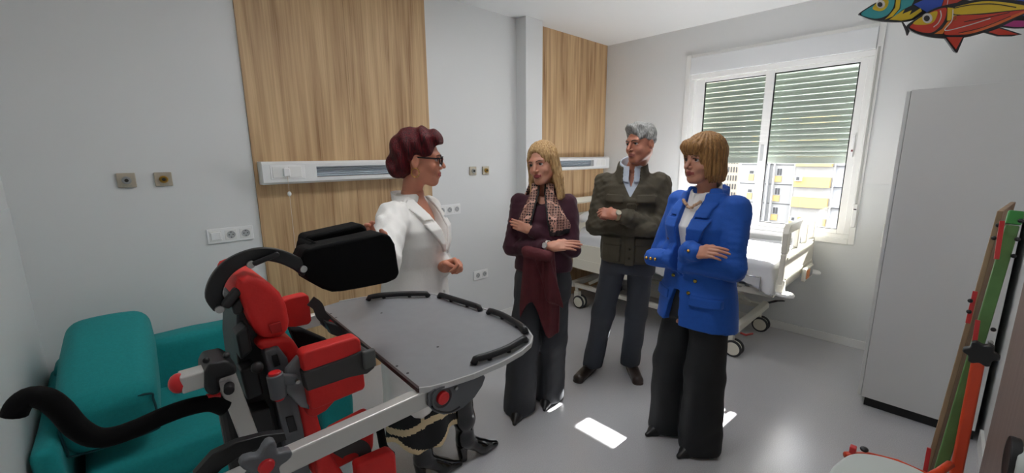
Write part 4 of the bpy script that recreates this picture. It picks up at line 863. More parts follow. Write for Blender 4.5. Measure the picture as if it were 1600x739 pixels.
def pump(fig, o, ang, m, L_=0.25):
    T = np.array(Matrix.Translation(o) @ Matrix.Rotation(ang, 4, 'Z'))
    def f(P):
        d = s_cap(P, (0, 0.05, 0.034), (0, 0.16, 0.022), 0.036, 0.031); d = smin(d, s_cap(P, (0, 0.15, 0.020), (0, L_-.03, 0.012), 0.029, 0.013), 0.03)
        d = smin(d, s_cap(P, (0, 0.045, 0.04), (0, 0.04, 0.09), 0.034, 0.036), 0.02); return np.maximum(d, 0.002-P[:, 2])
    return sdf('pointed_shoe', f, (-0.06, -0.03, -0.006), (0.06, L_+0.03, 0.14), 0.005, m, fig.r, T)
def collar_ring(P, c0, c1, r0, r1, th, tilt=0.25, gap=None):
    x, y, z = P.T; zz = z+tilt*(y-c0[1]); t = np.clip((zz-c0[2])/(c1[2]-c0[2]), -0.2, 1.2)
    cx = c0[0]+(c1[0]-c0[0])*t; cy = c0[1]+(c1[1]-c0[1])*t; rr = r0+(r1-r0)*t
    d = np.abs(np.sqrt((x-cx)**2+((y-cy)*0.95)**2)-rr)-th
    d = np.maximum(d, np.maximum(zz-c1[2], c0[2]-zz))
    if gap is not None: d = np.maximum(d, gap-np.hypot(x, 0)-np.where(y < 0, 1.0, 0.0)) if gap > 0 else d
    return d
# ---------------------------------------------------------------- 1. red-haired person in the white coat
def build_red():
    F = Fig('red-haired person in white coat and glasses, one hand on the headrest', (0.995, 1.695, 0), 300)
    sk = skin_mat('skin_warm', rgb(196, 130, 104)); lip = mat('lips_rose', rgb(160, 78, 72), 0.4)
    redh = hair_mat('dark_red_hair', rgb(30, 3, 7), rgb(96, 9, 20))
    hT = rotT(22, -3, 0, (0.0, 0.045, 1.552))
    F.head(hT, 0.94, sk, lip, neck=(0.0, -0.01, 1.37), brow=mat('brow_dark_red', rgb(60, 24, 24), 0.7), nose=1.05)
    def hf(P):
        x, y, z = P.T
        d = s_ell(P, (0, -0.020, 0.052), (0.093, 0.112, 0.100)); d = smin(d, s_ell(P, (0, -0.075, 0.0), (0.082, 0.068, 0.088)), 0.04)
        d = smin(d, s_ell(P, (0, 0.035, 0.105), (0.072, 0.062, 0.042)), 0.04)
        d = smin(d, s_cap(P, (-0.05, -0.10, -0.05), (0.05, -0.10, -0.05), 0.034), 0.03)
        face = s_ell(P, (0, 0.105, -0.03), (0.085, 0.078, 0.115)); d = smax(d, -face, 0.012)
        side = s_box(P, (0, 0.035, -0.085), (0.2, 0.062, 0.10), 0.03); d = smax(d, -side, 0.012)
        d = d+0.0035*np.sin(60*z+14*np.sin(9*y)+20*np.abs(x))+0.003*np.sin(90*y+30*z)+wob(P, 0.006, 30, 2)
        return d
    F.hair(hf, (-0.12, -0.16, -0.13), (0.12, 0.12, 0.17), redh)
    T = Matrix(F.T.tolist())
    gb = mat('glasses_black', rgb(14, 12, 14), 0.25); gr = mat('glasses_red_temple', rgb(150, 30, 34), 0.3)
    g = bpy.data.objects.new('glasses', None); COL.objects.link(g); g.parent = F.r; g.matrix_local = T
    for sx in (-1, 1):
        rim = [(sx*(0.034+0.026*math.cos(a)*(1.0)), 0.107-0.010*abs(math.cos(a))**2*(1 if math.cos(a) > 0 else 0), 0.001+0.019*math.sin(a)) for a in [2*math.pi*i/24 for i in range(24)]]
        MB().tube(rim+[rim[0]], 0.0026, 6).build('rim', gb, g, smooth=True)
        MB().tube([(sx*0.059, 0.098, 0.010), (sx*0.074, 0.085, 0.010), (sx*0.080, -0.005, 0.012), (sx*0.078, -0.03, -0.004)], 1.0, flat=(0.003, 0.007)).build('temple', gb, g)
        lens = MB(); lens.prism([(sx*(0.034+0.025*math.cos(a)), 0.001+0.018*math.sin(a)) for a in [2*math.pi*i/20 for i in range(20)]], -0.001, 0.001, Matrix(((1, 0, 0, 0), (0, 0, 1, 0.1035), (0, 1, 0, 0), (0, 0, 0, 1))))
        lens.build('lens', MATS.get('lens_glass') or glass_mat('lens_glass', (0.75, 0.6, 0.6, 1)), g)
    MB().tube([(-0.008, 0.108, 0.006), (0, 0.111, 0.009), (0.008, 0.108, 0.006)], 0.0022, 6).build('bridge', gr, g)
    gold = mat('gold_metal', rgb(214, 172, 92), 0.22, 1.0)
    for sx in (-1, 1):
        ring = [(sx*0.083, -0.010+0.017*math.cos(a), -0.058+0.020*math.sin(a)) for a in [2*math.pi*i/28 for i in range(29)]]
        e = MB().tube(ring, 0.0021, 6).build('hoop_earring', gold, F.r, smooth=True); e.matrix_local = T
    # arms: right hand on the headrest, left hand held in front
    rs, ls = (0.155, -0.01, 1.315), (-0.155, -0.01, 1.315)
    rw = F.w2l([(0.5937, 1.2377, 1.2601)][0]); lw = F.w2l([(1.0480, 1.5426, 1.0741)][0])
    re = tuple((np.array(rs)+np.array(rw))/2+np.array((0.07, 0.02, -0.10))); le = (-0.235, -0.01, 1.05)
    rd = np.array(F.w2l([(0.5246, 1.2059, 1.3677)][0]))-np.array(rw)
    F.hand(rw, rd, np.array((-0.2, -0.9, 0.5)), -1, (0.30, 0.45, 0.35), 0.9, 1.1, 0.1, fore=re)
    ld = np.array(F.w2l([(1.0926, 1.4283, 1.1221)][0]))-np.array(lw)
    F.hand(lw, ld, (-0.6, 0.3, 0.8), 1, (1.0, 1.25, 0.6), 0.95, 0.9, 0.9, fore=le)
    F.add(lambda P: smin(s_loft(P, [(0.5, 0, 0, .15, .11), (0.95, 0, 0, .15, .11), (1.1, 0, 0, .13, .095), (1.28, 0, .0, .15, .09), (1.36, 0, 0, .07, .06)]), s_cap(P, (0, 0, 1.3), (0, 0, 1.4), .052), .03), (-.2, -.16, .48), (.2, .16, 1.42), 0.012)
    F.finish()
    coatm = mat('white_coat_cotton', rgb(228, 226, 222), 0.8, bump=0.2, bscale=24)
    fore = tuple(np.array(lw)+(np.array(le)-np.array(lw))*0.16); rfo = tuple(np.array(rw)+(np.array(re)-np.array(rw))*0.32)
    def coat(P):
        x, y, z = P.T
        d = s_loft(P, [(0.40, 0, -.005, .225, .165), (0.60, 0, -.005, .215, .16), (0.85, 0, -.01, .200, .150), (0.98, 0, -.01, .187, .135), (1.08, 0, .0, .172, .127), (1.18, 0, .012, .182, .140), (1.25, 0, .012, .182, .132), (1.31, 0, 0, .165, .105), (1.355, 0, -.01, .110, .080), (1.40, 0, -.015, .065, .058)])
        d = d+wob(P, 0.005, 16, 11)+0.005*np.sin(np.arctan2(x, y)*9+z*3)*np.clip((1.0-z)*2, 0, 1)
        a = smin(arm_d(P, [rs, re, rfo], [0.068, 0.058, 0.050], 0.02, 0.005, 3), arm_d(P, [ls, le, fore], [0.066, 0.058, 0.050], 0.02, 0.005, 5), 0.01)
        d = smin(d, a, 0.03)
        # shirt collar and lapels standing proud of the chest
        vee = np.abs(x)-np.clip((z-1.13)/0.24, 0, 1)*0.070
        lap = (vee > 0) & (vee < 0.048+0.02*np.clip((z-1.28)*8, 0, 1)) & (y > 0.0) & (z > 1.14) & (z < 1.40); d = d-0.007*lap
        plac = (np.abs(x-0.004) < 0.02) & (y > 0) & (z <= 1.14); d = d-0.003*plac
        d = np.maximum(d, -np.maximum(vee+0.002, np.maximum(-(y-0.045), 1.12-z)))
        c = collar_ring(P, (0, -0.005, 1.350), (0, -0.022, 1.392), 0.080, 0.070, 0.0055, 0.25); c = np.maximum(c, y-0.035)
        return np.minimum(d, c)
    cb = [(0.40, 0, -.005, .225, .165), (0.60, 0, -.005, .215, .16), (0.85, 0, -.01, .200, .150), (0.98, 0, -.01, .187, .135), (1.08, 0, .0, .172, .127), (1.18, 0, .012, .182, .140), (1.25, 0, .012, .182, .132), (1.31, 0, 0, .165, .105), (1.355, 0, -.01, .110, .080), (1.40, 0, -.015, .065, .058)]
    def lapel(P):
        x, y, z = P.T; vee = np.abs(x)-np.clip((z-1.13)/0.24, 0, 1)*0.070
        d = np.abs(s_loft(P, cb)-0.010)-0.006; w = 0.012+0.055*np.clip((z-1.13)/0.12, 0, 1)*(z < 1.285)+0.045*(z > 1.292)
        return np.maximum(np.maximum(d, np.maximum(-0.001-vee, vee-w)), np.maximum(0.02-y, np.maximum(1.14-z, np.maximum(z-1.385, ((np.abs(z-1.288) < 0.004) & (vee > 0.03))*1.0-0.5))))
    F.cloth('coat_lapel', lapel, (-0.16, 0.0, 1.12), (0.16, 0.18, 1.41), 0.005, coatm)
    F.cloth('chest_pocket', lambda P: np.maximum(np.abs(s_loft(P, cb)-0.005)-0.005, s_box(P, (-0.092, 0.12, 1.165), (0.045, 0.2, 0.052), 0.008)), (-0.16, 0.05, 1.10), (-0.03, 0.18, 1.23), 0.0045, coatm)
    F.cloth('white_coat', coat, (-0.45, -0.30, 0.39), (0.50, 0.62, 1.46), 0.0075, coatm)
    mk = mat('green_badge_print', rgb(46, 84, 74), 0.6)
    for i, (dx, dz, w, h) in enumerate(((-0.090, 1.245, .020, .006), (-0.094, 1.232, .006, .016), (-0.084, 1.228, .004, .012), (-0.088, 1.206, .010, .005), (-0.086, 1.192, .005, .005))):
        yy = 0.012+0.140*math.sqrt(max(0, 1-((dx)/0.182)**2))+0.0005
        MB().box((dx-w/2, yy-0.003, dz-h/2), (dx+w/2, yy+0.004, dz+h/2)).build('badge_print', mk, F.r)
    for z in (1.06, 0.95): MB().sphere((0.004, 0.135+(1.06-z)*.06, z), (0.007, 0.004, 0.007)).build('coat_button', coatm, F.r, smooth=True)
    # black skirt with cream bands, boots
    blk = mat('black_skirt_cloth', rgb(14, 14, 16), 0.75, bump=0.15, bscale=40); crm = mat('cream_ribbon', rgb(214, 192, 152), 0.7)
    def skirt(P):
        x, y, z = P.T
        d = s_loft(P, [(0.22, 0, 0, .225, .17), (0.42, 0, 0, .205, .15), (0.80, 0, 0, .17, .12)])+0.006*np.sin(np.arctan2(x, y)*8)
        return np.maximum(np.maximum(d, -(d+0.02)), 0.23+0.03*np.sin(np.arctan2(x, y)*4+1)-z)
    def pk(c):
        a = np.arctan2(c[:, 0], c[:, 1]); z = c[:, 2]; hem = 0.23+0.03*np.sin(a*4+1)
        band = (np.abs(z-0.335-0.03*np.sin(a*2.2)) < 0.016) | (z < hem+0.028) | ((np.abs(np.sin(a*2.5+0.4)) < 0.10) & (z > 0.335)); return band.astype(int)
    sdf('skirt', skirt, (-0.27, -0.22, 0.18), (0.27, 0.22, 0.78), 0.006, [blk, crm], F.r, None, pk)
    patent = mat('black_patent_leather', rgb(10, 10, 12), 0.16, coat=0.5, bump=0.25, bscale=30)
    for i, (hw, tw) in enumerate((([(1.1173, 1.5875, -0.0000)][0], [(1.3201, 1.5456, -0.0000)][0]), ([(0.8898, 1.6267, 0.0000)][0], [(1.0447, 1.5763, 0.0000)][0]))):
        a = np.array(F.w2l(hw)); b = np.array(F.w2l(tw)); dv = b-a; ang = math.atan2(-dv[0], dv[1])
        T = np.array(Matrix.Translation((a[0], a[1], 0)) @ Matrix.Rotation(ang, 4, 'Z'))
        def bf(P):
            x, y, z = P.T
            d = s_cap(P, (0, 0.035, 0.120), (0, 0.145, 0.034), 0.038, 0.035); d = smin(d, s_cap(P, (0, 0.145, 0.032), (0, 0.225, 0.018), 0.033, 0.016), 0.025)
            d = smin(d, s_cap(P, (0, 0.045, 0.12), (0, 0.040, 0.24), 0.043, 0.052), 0.03); d = smin(d, s_cap(P, (0, 0.04, 0.24), (0, 0.02, 0.44), 0.053, 0.066), 0.03)
            d = d+0.003*np.sin(z*70+x*30)*np.clip((0.3-z)*5, 0, 1)*np.clip((z-0.11)*12, 0, 1)
            d = smax(d, 0.075-0.60*np.clip(y, 0, 0.125)-z, 0.006); hl = np.maximum(s_cap(P, (0, 0.030, -0.01), (0, 0.022, 0.10), 0.021, 0.030), -z); return np.minimum(d, hl)
        sdf('ankle_boot', bf, (-0.08, -0.07, -0.003), (0.08, 0.25, 0.46), 0.0055, patent, F.r, T)
# ---------------------------------------------------------------- shared: arms folded over the chest
def trousers(F, m, feet, hip, rk, rh, w, zh, flare=1.0, seed=1, dy=1.0, res=0.0085, z0=0.012, crease=0.004):
    """feet: two ankle points; hip z; hem and knee radii"""
    def f(P):
        d = s_loft(P, [(hip-0.10, 0, 0, w*0.96, w*0.72), (hip, 0, 0, w, w*0.74), (hip+0.12, 0, 0, w*0.92, w*0.66), (zh, 0, 0, w*0.86, w*0.6)])
        e = None
        for i, a in enumerate(feet):
            sx = 1 if i == 0 else -1; top = (sx*w*0.48, 0, hip-0.02); kn = (sx*w*0.30+a[0]*0.45, 0.02+a[1]*0.5, hip*0.54)
            g = smin(s_capE(P, top, kn, w*0.50, rk, (0, 1, 0), 1.12), s_capE(P, kn, (a[0], a[1], z0), rk, rh, (0, 1, 0), dy), 0.03)
            x, y, z = P.T; an = np.arctan2(x-a[0], y-a[1])
            g = g-crease*np.clip(1.3-z/hip, 0, 1)*np.cos(an*4+i)+wob(P, 0.003, 26, seed+i); g = np.maximum(g, z0-z)
            e = g if e is None else smin(e, g, 0.012)
        d = smin(d, e, 0.04); return d+wob(P, 0.003, 14, seed+5)
    fx = [a[0] for a in feet]+[w, -w]; fy = [a[1] for a in feet]+[0]
    return F.cloth('trousers', f, (min(fx)-rh-.06, min(fy)-.2, z0-.01), (max(fx)+rh+.06, max(fy)+.2, zh+.01), res, m)
def watch(F, c, axis, r, face_n, strap, case):
    ax = Vector(axis).normalized(); n = Vector(face_n); n = (n-ax*n.dot(ax)).normalized(); b = ax.cross(n); c = Vector(c)
    pts = [c+(n*math.cos(t)*0.86+b*math.sin(t))*r for t in [2*math.pi*i/20 for i in range(21)]]
    w_ = MB().tube(pts, 1.0, flat=(0.0035, 0.018), up=tuple(ax)).build('watch_strap', strap, F.r)
    MB().lathe([(0.001, -.003), (0.017, -.003), (0.018, 0.003), (0.015, 0.006), (0.001, 0.006)], 20, frame(c+n*r*0.9, b, ax) if (b.cross(ax)).dot(n) > 0 else frame(c+n*r*0.9, ax, b)).build('watch_case', case, w_)
# ---------------------------------------------------------------- 2. person with the patterned scarf
def scarf_mat():
    m = bpy.data.materials.new('patterned_scarf'); m.use_nodes = True; t = NT(m); b = t.n['Principled BSDF']; b.inputs['Roughness'].default_value = 0.6
    tc = t.add('ShaderNodeTexCoord'); mp = t.add('ShaderNodeMapping'); mp.inputs['Scale'].default_value = (1, 0.35, 1); t.link(tc.outputs['Object'], mp.inputs[0])
    vo = t.add('ShaderNodeTexVoronoi', feature='DISTANCE_TO_EDGE'); vo.inputs['Scale'].default_value = 70; vo.inputs['Randomness'].default_value = 0.12; t.link(mp.outputs[0], vo.inputs['Vector'])
    cr = t.add('ShaderNodeValToRGB'); cr.color_ramp.interpolation = 'CONSTANT'; e = cr.color_ramp.elements; e[0].position = 0; e[0].color = rgb(206, 158, 140); e[1].position = 0.08; e[1].color = rgb(26, 12, 18)
    k = e.new(0.22); k.color = rgb(196, 140, 122); k = e.new(0.28); k.color = rgb(40, 14, 20)
    t.link(vo.outputs['Distance'], cr.inputs[0]); t.link(cr.outputs[0], b.inputs['Base Color']); return m
def build_scarf():
    F = Fig('long-haired blonde person with patterned scarf and plum sweater, arms folded', (1.81, 1.625, 0), 214)
    sk = skin_mat('skin_fair', rgb(202, 144, 120)); lip = mat('lips_dark_rose', rgb(142, 60, 62), 0.4)
    blo = hair_mat('blonde_hair', rgb(140, 104, 66), rgb(206, 172, 122))
    F.head(rotT(-22, -7, 8, (0.0, 0.035, 1.522)), 0.92, sk, lip, neck=(0, -0.015, 1.34), brow=mat('brow_brown', rgb(84, 56, 40), 0.7))
    def hf(P):
        x, y, z = P.T
        d = s_ell(P, (0, -0.016, 0.044), (0.088, 0.108, 0.096)); d = smin(d, s_ell(P, (0, -0.055, -0.05), (0.085, 0.062, 0.12)), 0.03)
        for sx in (-1, 1):
            d = smin(d, s_cap(P, (sx*0.078, 0.012, 0.03), (sx*0.088, 0.0, -0.10), 0.022, 0.026), 0.02)
            d = smin(d, s_cap(P, (sx*0.088, 0.0, -0.10), (sx*0.098, 0.035, -0.215), 0.028, 0.016), 0.02)
            d = smin(d, s_cap(P, (sx*0.06, -0.04, -0.10), (sx*0.075, -0.03, -0.22), 0.035, 0.02), 0.02)
        face = s_ell(P, (0, 0.118, -0.020), (0.066, 0.078, 0.118)); d = smax(d, -face, 0.010)
        neck = s_cap(P, (0, 0.06, -0.12), (0, 0.08, -0.26), 0.058); d = smax(d, -neck, 0.012)
        part = np.exp(-((x-0.012)/0.008)**2)*(z > 0.09)*0.004
        return d+part+0.0022*np.sin(np.arctan2(x, y+0.02)*34+6*z)+0.0012*np.sin(np.arctan2(x, y+0.02)*71)
    F.hair(hf, (-0.14, -0.15, -0.25), (0.14, 0.12, 0.155), blo)
    rs, ls = (0.140, -0.005, 1.295), (-0.140, -0.005, 1.295); re, le = (0.178, 0.045, 1.035), (-0.170, 0.05, 1.045)
    rw, lw = (-0.075, 0.205, 1.085), (0.055, 0.150, 1.165)
    nail = mat('red_nails', rgb(150, 24, 34), 0.25)
    F.hand(rw, (-0.95, 0.05, 0.12), (0.05, 0.75, 0.65), -1, (0.12, 0.22, 0.15), 0.86, 1.0, 0.1, fore=re)
    F.hand(lw, (0.85, -0.10, 0.22), (0.05, 0.9, 0.2), 1, (0.30, 0.40, 0.3), 0.80, 0.9, 0.3, nails=nail, fore=le)
    F.add(lambda P: s_loft(P, [(0.7, 0, 0, .14, .10), (0.95, 0, 0, .14, .10), (1.1, 0, 0, .12, .09), (1.25, 0, 0, .13, .08), (1.34, 0, 0, .06, .05)]), (-.2, -.16, .68), (.2, .16, 1.36), 0.012)
    F.finish()
    plum = mat('plum_knit', rgb(58, 16, 34), 0.85, var=0.08, vscale=60, bump=0.12, bscale=220, sheen=0.2)
    rc = tuple(np.array(rw)+(np.array(re)-np.array(rw))*0.20); lc = tuple(np.array(lw)+(np.array(le)-np.array(lw))*0.12)
    def sweater(P):
        x, y, z = P.T
        d = s_loft(P, [(0.90, 0, 0, .172, .130), (0.94, 0, 0, .172, .132), (1.02, 0, .0, .155, .120), (1.12, 0, .008, .152, .125), (1.22, 0, .010, .152, .125), (1.29, 0, 0, .140, .100), (1.335, 0, -.01, .095, .072), (1.365, 0, -.015, .062, .055)])+wob(P, .004, 17, 21)
        a1 = arm_d(P, [rs, re, rc], [0.056, 0.050, 0.040], 0.02, 0.004, 23); a2 = arm_d(P, [ls, le, lc], [0.056, 0.050, 0.042], 0.02, 0.004, 25)
        d = smin(d, smin(a1, a2, 0.008), 0.022)
        return np.maximum(d, -s_cap(P, (0, 0.02, 1.38), (0, 0.09, 1.34), 0.052))
    F.cloth('plum_sweater', sweater, (-0.32, -0.20, 0.885), (0.32, 0.32, 1.40), 0.007, plum)
    # scarf: two printed panels over the chest and a neck loop
    sm = scarf_mat(); sbk = mat('scarf_black_border', rgb(20, 16, 20), 0.6)
    def scarf(P):
        x, y, z = P.T
        base = s_loft(P, [(0.95, 0, .010, .165, .136), (1.12, 0, .012, .162, .138), (1.22, 0, .014, .162, .138), (1.29, 0, .004, .150, .112), (1.345, 0, -.006, .100, .084), (1.40, 0, -.015, .075, .068)])-0.006+0.003*np.sin(x*150+z*25)
        sh = np.abs(base)-0.0055; ax = np.abs(x); inn = 0.012+np.clip((1.36-z)/0.24, 0, 1)*0.045; wid = 0.055+np.clip((1.36-z)/0.2, 0, 1)*(0.04+0.035*(x < 0))
        d = np.maximum(sh, np.maximum(inn-ax, ax-inn-wid)); bot = np.where(x > 0, 1.145, 1.125)+0.15*np.abs(ax-0.08)
        d = np.maximum(d, bot-z)
        return np.where(y > -0.01, d, np.maximum(sh, np.maximum(1.31-z, ax-0.12)))
    def pk(c):
        ax = np.abs(c[:, 0]); bot = np.where(c[:, 0] > 0, 1.145, 1.125)+0.15*np.abs(ax-0.08); inn = 0.012+np.clip((1.36-c[:, 2])/0.24, 0, 1)*0.045
        return ((c[:, 2] < bot+0.028) | (ax < inn+0.012)).astype(int)
    sdf('patterned_scarf', scarf, (-0.17, -0.14, 1.10), (0.17, 0.19, 1.42), 0.006, [sm, sbk], F.r, None, pk)
    watch(F, np.array(rw)+(np.array(re)-np.array(rw))*0.10, (-0.95, 0.5, 0.1), 0.031, (0, 1, 0.35), mat('white_watch', rgb(216, 210, 204), 0.3), mat('silver_watch', rgb(206, 206, 206), 0.2, 0.8))
    # folded burgundy jacket hanging over the forearm
    bur = mat('burgundy_cloth', rgb(84, 22, 30), 0.8, var=0.1, vscale=20, bump=0.2, bscale=60)
    def drape(P):
        x, y, z = P.T
        zt = 1.06+0.0*x; w = 0.085+0.03*np.clip((1.02-z)/0.3, 0, 1)
        yc = 0.195-0.05*np.clip((1.05-z)/0.4, 0, 1)+0.012*np.sin(x*48+z*6)+0.008*np.sin(x*90+1)
        d = np.abs(y-yc)-0.020; bot = 0.60+0.10*np.sin(x*14+0.6)+0.05*np.sin(x*37); xc = -0.005+0.05*(1.0-z)*0.3
        d = np.maximum(d*0.8, np.maximum(np.abs(x-xc)-w, np.maximum(z-zt, bot-z)))
        d = smin(d, s_cap(P, (0.06, 0.215, 1.055), (-0.055, 0.235, 1.035), 0.030), 0.02)
        fl = np.maximum(np.abs(y-(yc+0.034))-0.010, np.maximum(np.abs(x+0.035+0.25*(1.0-z))-0.042, np.maximum(z-1.05, 0.80+x*0.5-z))); return smin(d, fl, 0.012)
    jk = F.cloth('jacket_over_arm', drape, (-0.19, 0.08, 0.42), (0.17, 0.30, 1.10), 0.0075, bur)
    char = mat('charcoal_trousers', rgb(50, 52, 57), 0.75, bump=0.08, bscale=50)
    f1 = F.w2l([(1.6692, 1.6880, 0.0000)][0]); f2 = F.w2l([(1.9019, 1.6581, 0.0000)][0])
    trousers(F, char, [(f1[0], f1[1]+.0, 0), (f2[0], f2[1], 0)] if f1[0] > f2[0] else [(f2[0], f2[1], 0), (f1[0], f1[1], 0)], 0.84, 0.090, 0.098, 0.165, 0.98, seed=31, dy=1.1)
    for f in (f1, f2): pump(F, (f[0], f[1]-0.06, 0), 0.0, mat('black_leather_shoe', rgb(16, 16, 18), 0.42))
# ---------------------------------------------------------------- 3. grey-haired person in the olive jacket
def build_man():
    F = Fig('grey-haired person in olive field jacket, arms folded, standing before the bed', (2.455, 1.437, 0), 208)
    sk = skin_mat('skin_tan', rgb(184, 122, 98)); lip = mat('lips_tan', rgb(150, 88, 78), 0.5)
    gh = hair_mat('grey_hair', rgb(92, 92, 92), rgb(178, 178, 174))
    F.head(rotT(-40, -4, 3, (-0.045, 0.045, 1.632)), 0.97, sk, lip, male=True, neck=(0, -0.01, 1.44), brow=mat('brow_grey', rgb(70, 62, 56), 0.8), nose=1.15)
    def hf(P):
        x, y, z = P.T
        d = s_ell(P, (0, -0.014, 0.048), (0.083, 0.108, 0.090)); d = smin(d, s_ell(P, (0.01, 0.045, 0.110), (0.060, 0.050, 0.028)), 0.03)
        d = smax(d, -s_ell(P, (0, 0.130, -0.03), (0.10, 0.085, 0.125)), 0.012)
        d = smax(d, -s_box(P, (0, 0.05, -0.075), (0.2, 0.052, 0.10), 0.02), 0.012); d = smax(d, -(z+0.055+0.25*y), 0.01)
        e = np.stack([np.abs(x), y, z], 1); d = smax(d, -s_ell(e, (0.082, -0.010, -0.012), (0.02, 0.022, 0.032)), 0.008)
        return d+0.003*np.sin(x*75+y*60+8*np.sin(z*20))+wob(P, 0.003, 60, 4)
    F.hair(hf, (-0.11, -0.14, -0.08), (0.11, 0.12, 0.16), gh)
    rs, ls = (0.170, -0.01, 1.385), (-0.170, -0.01, 1.385); re, le = (0.215, 0.05, 1.105), (-0.215, 0.05, 1.105)
    lw, rw = (0.075, 0.225, 1.205), (-0.12, 0.160, 1.110)
    F.hand(lw, (0.90, -0.10, 0.10), (0.15, 0.85, 0.55), 1, (0.8, 1.1, 0.6), 0.98, 0.9, 0.7, fore=le)
    F.hand((-0.10, 0.10, 1.11), (-0.35, -0.85, 0.1), (-0.8, 0.3, 0.1), -1, (0.3, 0.4, 0.3), 0.85)
    F.add(lambda P: s_loft(P, [(0.8, 0, 0, .15, .11), (1.1, 0, 0, .15, .11), (1.35, 0, 0, .16, .09), (1.45, 0, 0, .07, .06)]), (-.2, -.16, .78), (.2, .16, 1.47), 0.012)
    F.finish()
    ol = mat('olive_jacket_cloth', rgb(72, 66, 52), 0.8, var=0.06, vscale=14, bump=0.22, bscale=30); sh = mat('pale_blue_shirt', rgb(196, 206, 220), 0.7)
    rc = rw; lc = tuple(np.array(lw)+(np.array(le)-np.array(lw))*0.16)
    def shirt(P):
        x, y, z = P.T
        d = s_loft(P, [(1.10, 0, 0, .16, .115), (1.30, 0, .01, .16, .118), (1.40, 0, 0, .12, .09), (1.46, 0, -.01, .07, .065)])
        c = collar_ring(P, (0, 0.016, 1.430), (0, 0.0, 1.520), 0.086, 0.073, 0.005, 0.42); vee = np.clip((1.50-z)/0.09, 0, 1)
        c = np.maximum(c, np.where(y > 0.02, 0.014+0.0*x-np.abs(x), -1)); return np.minimum(np.maximum(d, -np.maximum(np.abs(x)-np.clip((z-1.36)*0.28, 0, 1), 0.03-y)), c)
    F.cloth('shirt', shirt, (-0.20, -0.15, 1.08), (0.20, 0.16, 1.57), 0.006, sh)
    def jacket(P):
        x, y, z = P.T
        d = s_loft(P, [(0.86, 0, 0, .188, .145), (0.92, 0, 0, .192, .148), (1.02, 0, 0, .180, .138), (1.15, 0, .004, .175, .138), (1.28, 0, .010, .182, .142), (1.37, 0, .0, .174, .118), (1.43, 0, -.01, .118, .092), (1.485, 0, -.012, .090, .084)])+wob(P, .006, 15, 41)+wob(P, .003, 40, 42)
        a1 = arm_d(P, [rs, re, rc], [0.072, 0.063, 0.050], 0.02, 0.006, 43); a2 = arm_d(P, [ls, le, lc], [0.072, 0.063, 0.048], 0.02, 0.006, 45)
        d = smin(d, smin(a1, a2, 0.008), 0.025)
        vee = np.abs(x)-np.clip((z-1.30)/0.15, 0, 1)*0.075; d = np.maximum(d, -np.maximum(vee, np.maximum(0.03-y, 1.29-z)))
        c = collar_ring(P, (0, 0.008, 1.420), (0, -0.006, 1.510), 0.104, 0.086, 0.007, 0.35); c = np.maximum(c, np.where(y > 0, 0.050-np.abs(x), -1)); d = np.minimum(d, c)
        pl = (np.abs(x+0.01) < 0.028) & (y > 0) & (z < 1.30); d = d-0.004*pl
        ax = np.abs(x)
        for zc_, hh, ww, xc in ((1.285, 0.028, 0.055, 0.100), (1.00, 0.022, 0.062, 0.110), (0.94, 0.06, 0.058, 0.110)):
            d = d-(0.006 if hh < 0.05 else 0.004)*((np.abs(ax-xc) < ww) & (np.abs(z-zc_) < hh) & (y > 0.02))
        d = d+0.005*np.exp(-((z-1.06)/0.012)**2)
        return np.maximum(d, 0.875-z)
    F.cloth('olive_jacket', jacket, (-0.37, -0.22, 0.86), (0.37, 0.34, 1.59), 0.0075, ol)
    jb = [(0.86, 0, 0, .188, .145), (0.92, 0, 0, .192, .148), (1.02, 0, 0, .180, .138), (1.15, 0, .004, .175, .138), (1.28, 0, .010, .182, .142), (1.37, 0, .0, .174, .118), (1.43, 0, -.01, .118, .092), (1.485, 0, -.012, .090, .084)]
    def patch(name, c, h, off=0.008):
        F.cloth(name, lambda P: np.maximum(np.abs(s_loft(P, jb)-off)-0.007, s_box(P, (c[0], 0.1, c[1]), (h[0], 0.3, h[1]), 0.010)), (c[0]-h[0]-.02, 0.02, c[1]-h[1]-.02), (c[0]+h[0]+.02, 0.20, c[1]+h[1]+.02), 0.005, ol)
    for sx in (-1, 1):
        patch('pocket_flap', (sx*0.095, 1.295), (0.055, 0.026), 0.010); patch('pocket', (sx*0.105, 0.955), (0.058, 0.065), 0.007); patch('pocket_flap', (sx*0.105, 1.022), (0.062, 0.024), 0.013)
    patch('front_placket', (-0.012, 1.07), (0.030, 0.20), 0.009)
    for z in (1.26, 1.20, 0.98, 0.92): MB().sphere((-0.012, 0.162, z), (0.008, 0.005, 0.008)).build('jacket_snap', mat('dark_snap', rgb(60, 56, 44), 0.4, 0.6), F.r, smooth=True)
    watch(F, np.array(lw)+(np.array(le)-np.array(lw))*0.02, (0.9, 0.4, 0), 0.033, (0.1, .8, 0.5), mat('tan_watch_strap', rgb(170, 150, 110), 0.5), mat('pale_watch_face', rgb(196, 190, 170), 0.3, 0.5))
    tr = mat('dark_grey_chinos', rgb(58, 62, 70), 0.8, bump=0.08, bscale=50)
    f1 = F.w2l([(2.3843, 1.6506, 0.0000)][0]); f2 = F.w2l([(2.5983, 1.4656, 0.0000)][0]); fe = sorted([f1, f2], key=lambda q: -q[0])
    trousers(F, tr, fe, 0.90, 0.074, 0.068, 0.172, 1.0, seed=51, z0=0.045, crease=0.003)
    br = mat('brown_leather_shoe', rgb(48, 34, 28), 0.3, coat=0.3)
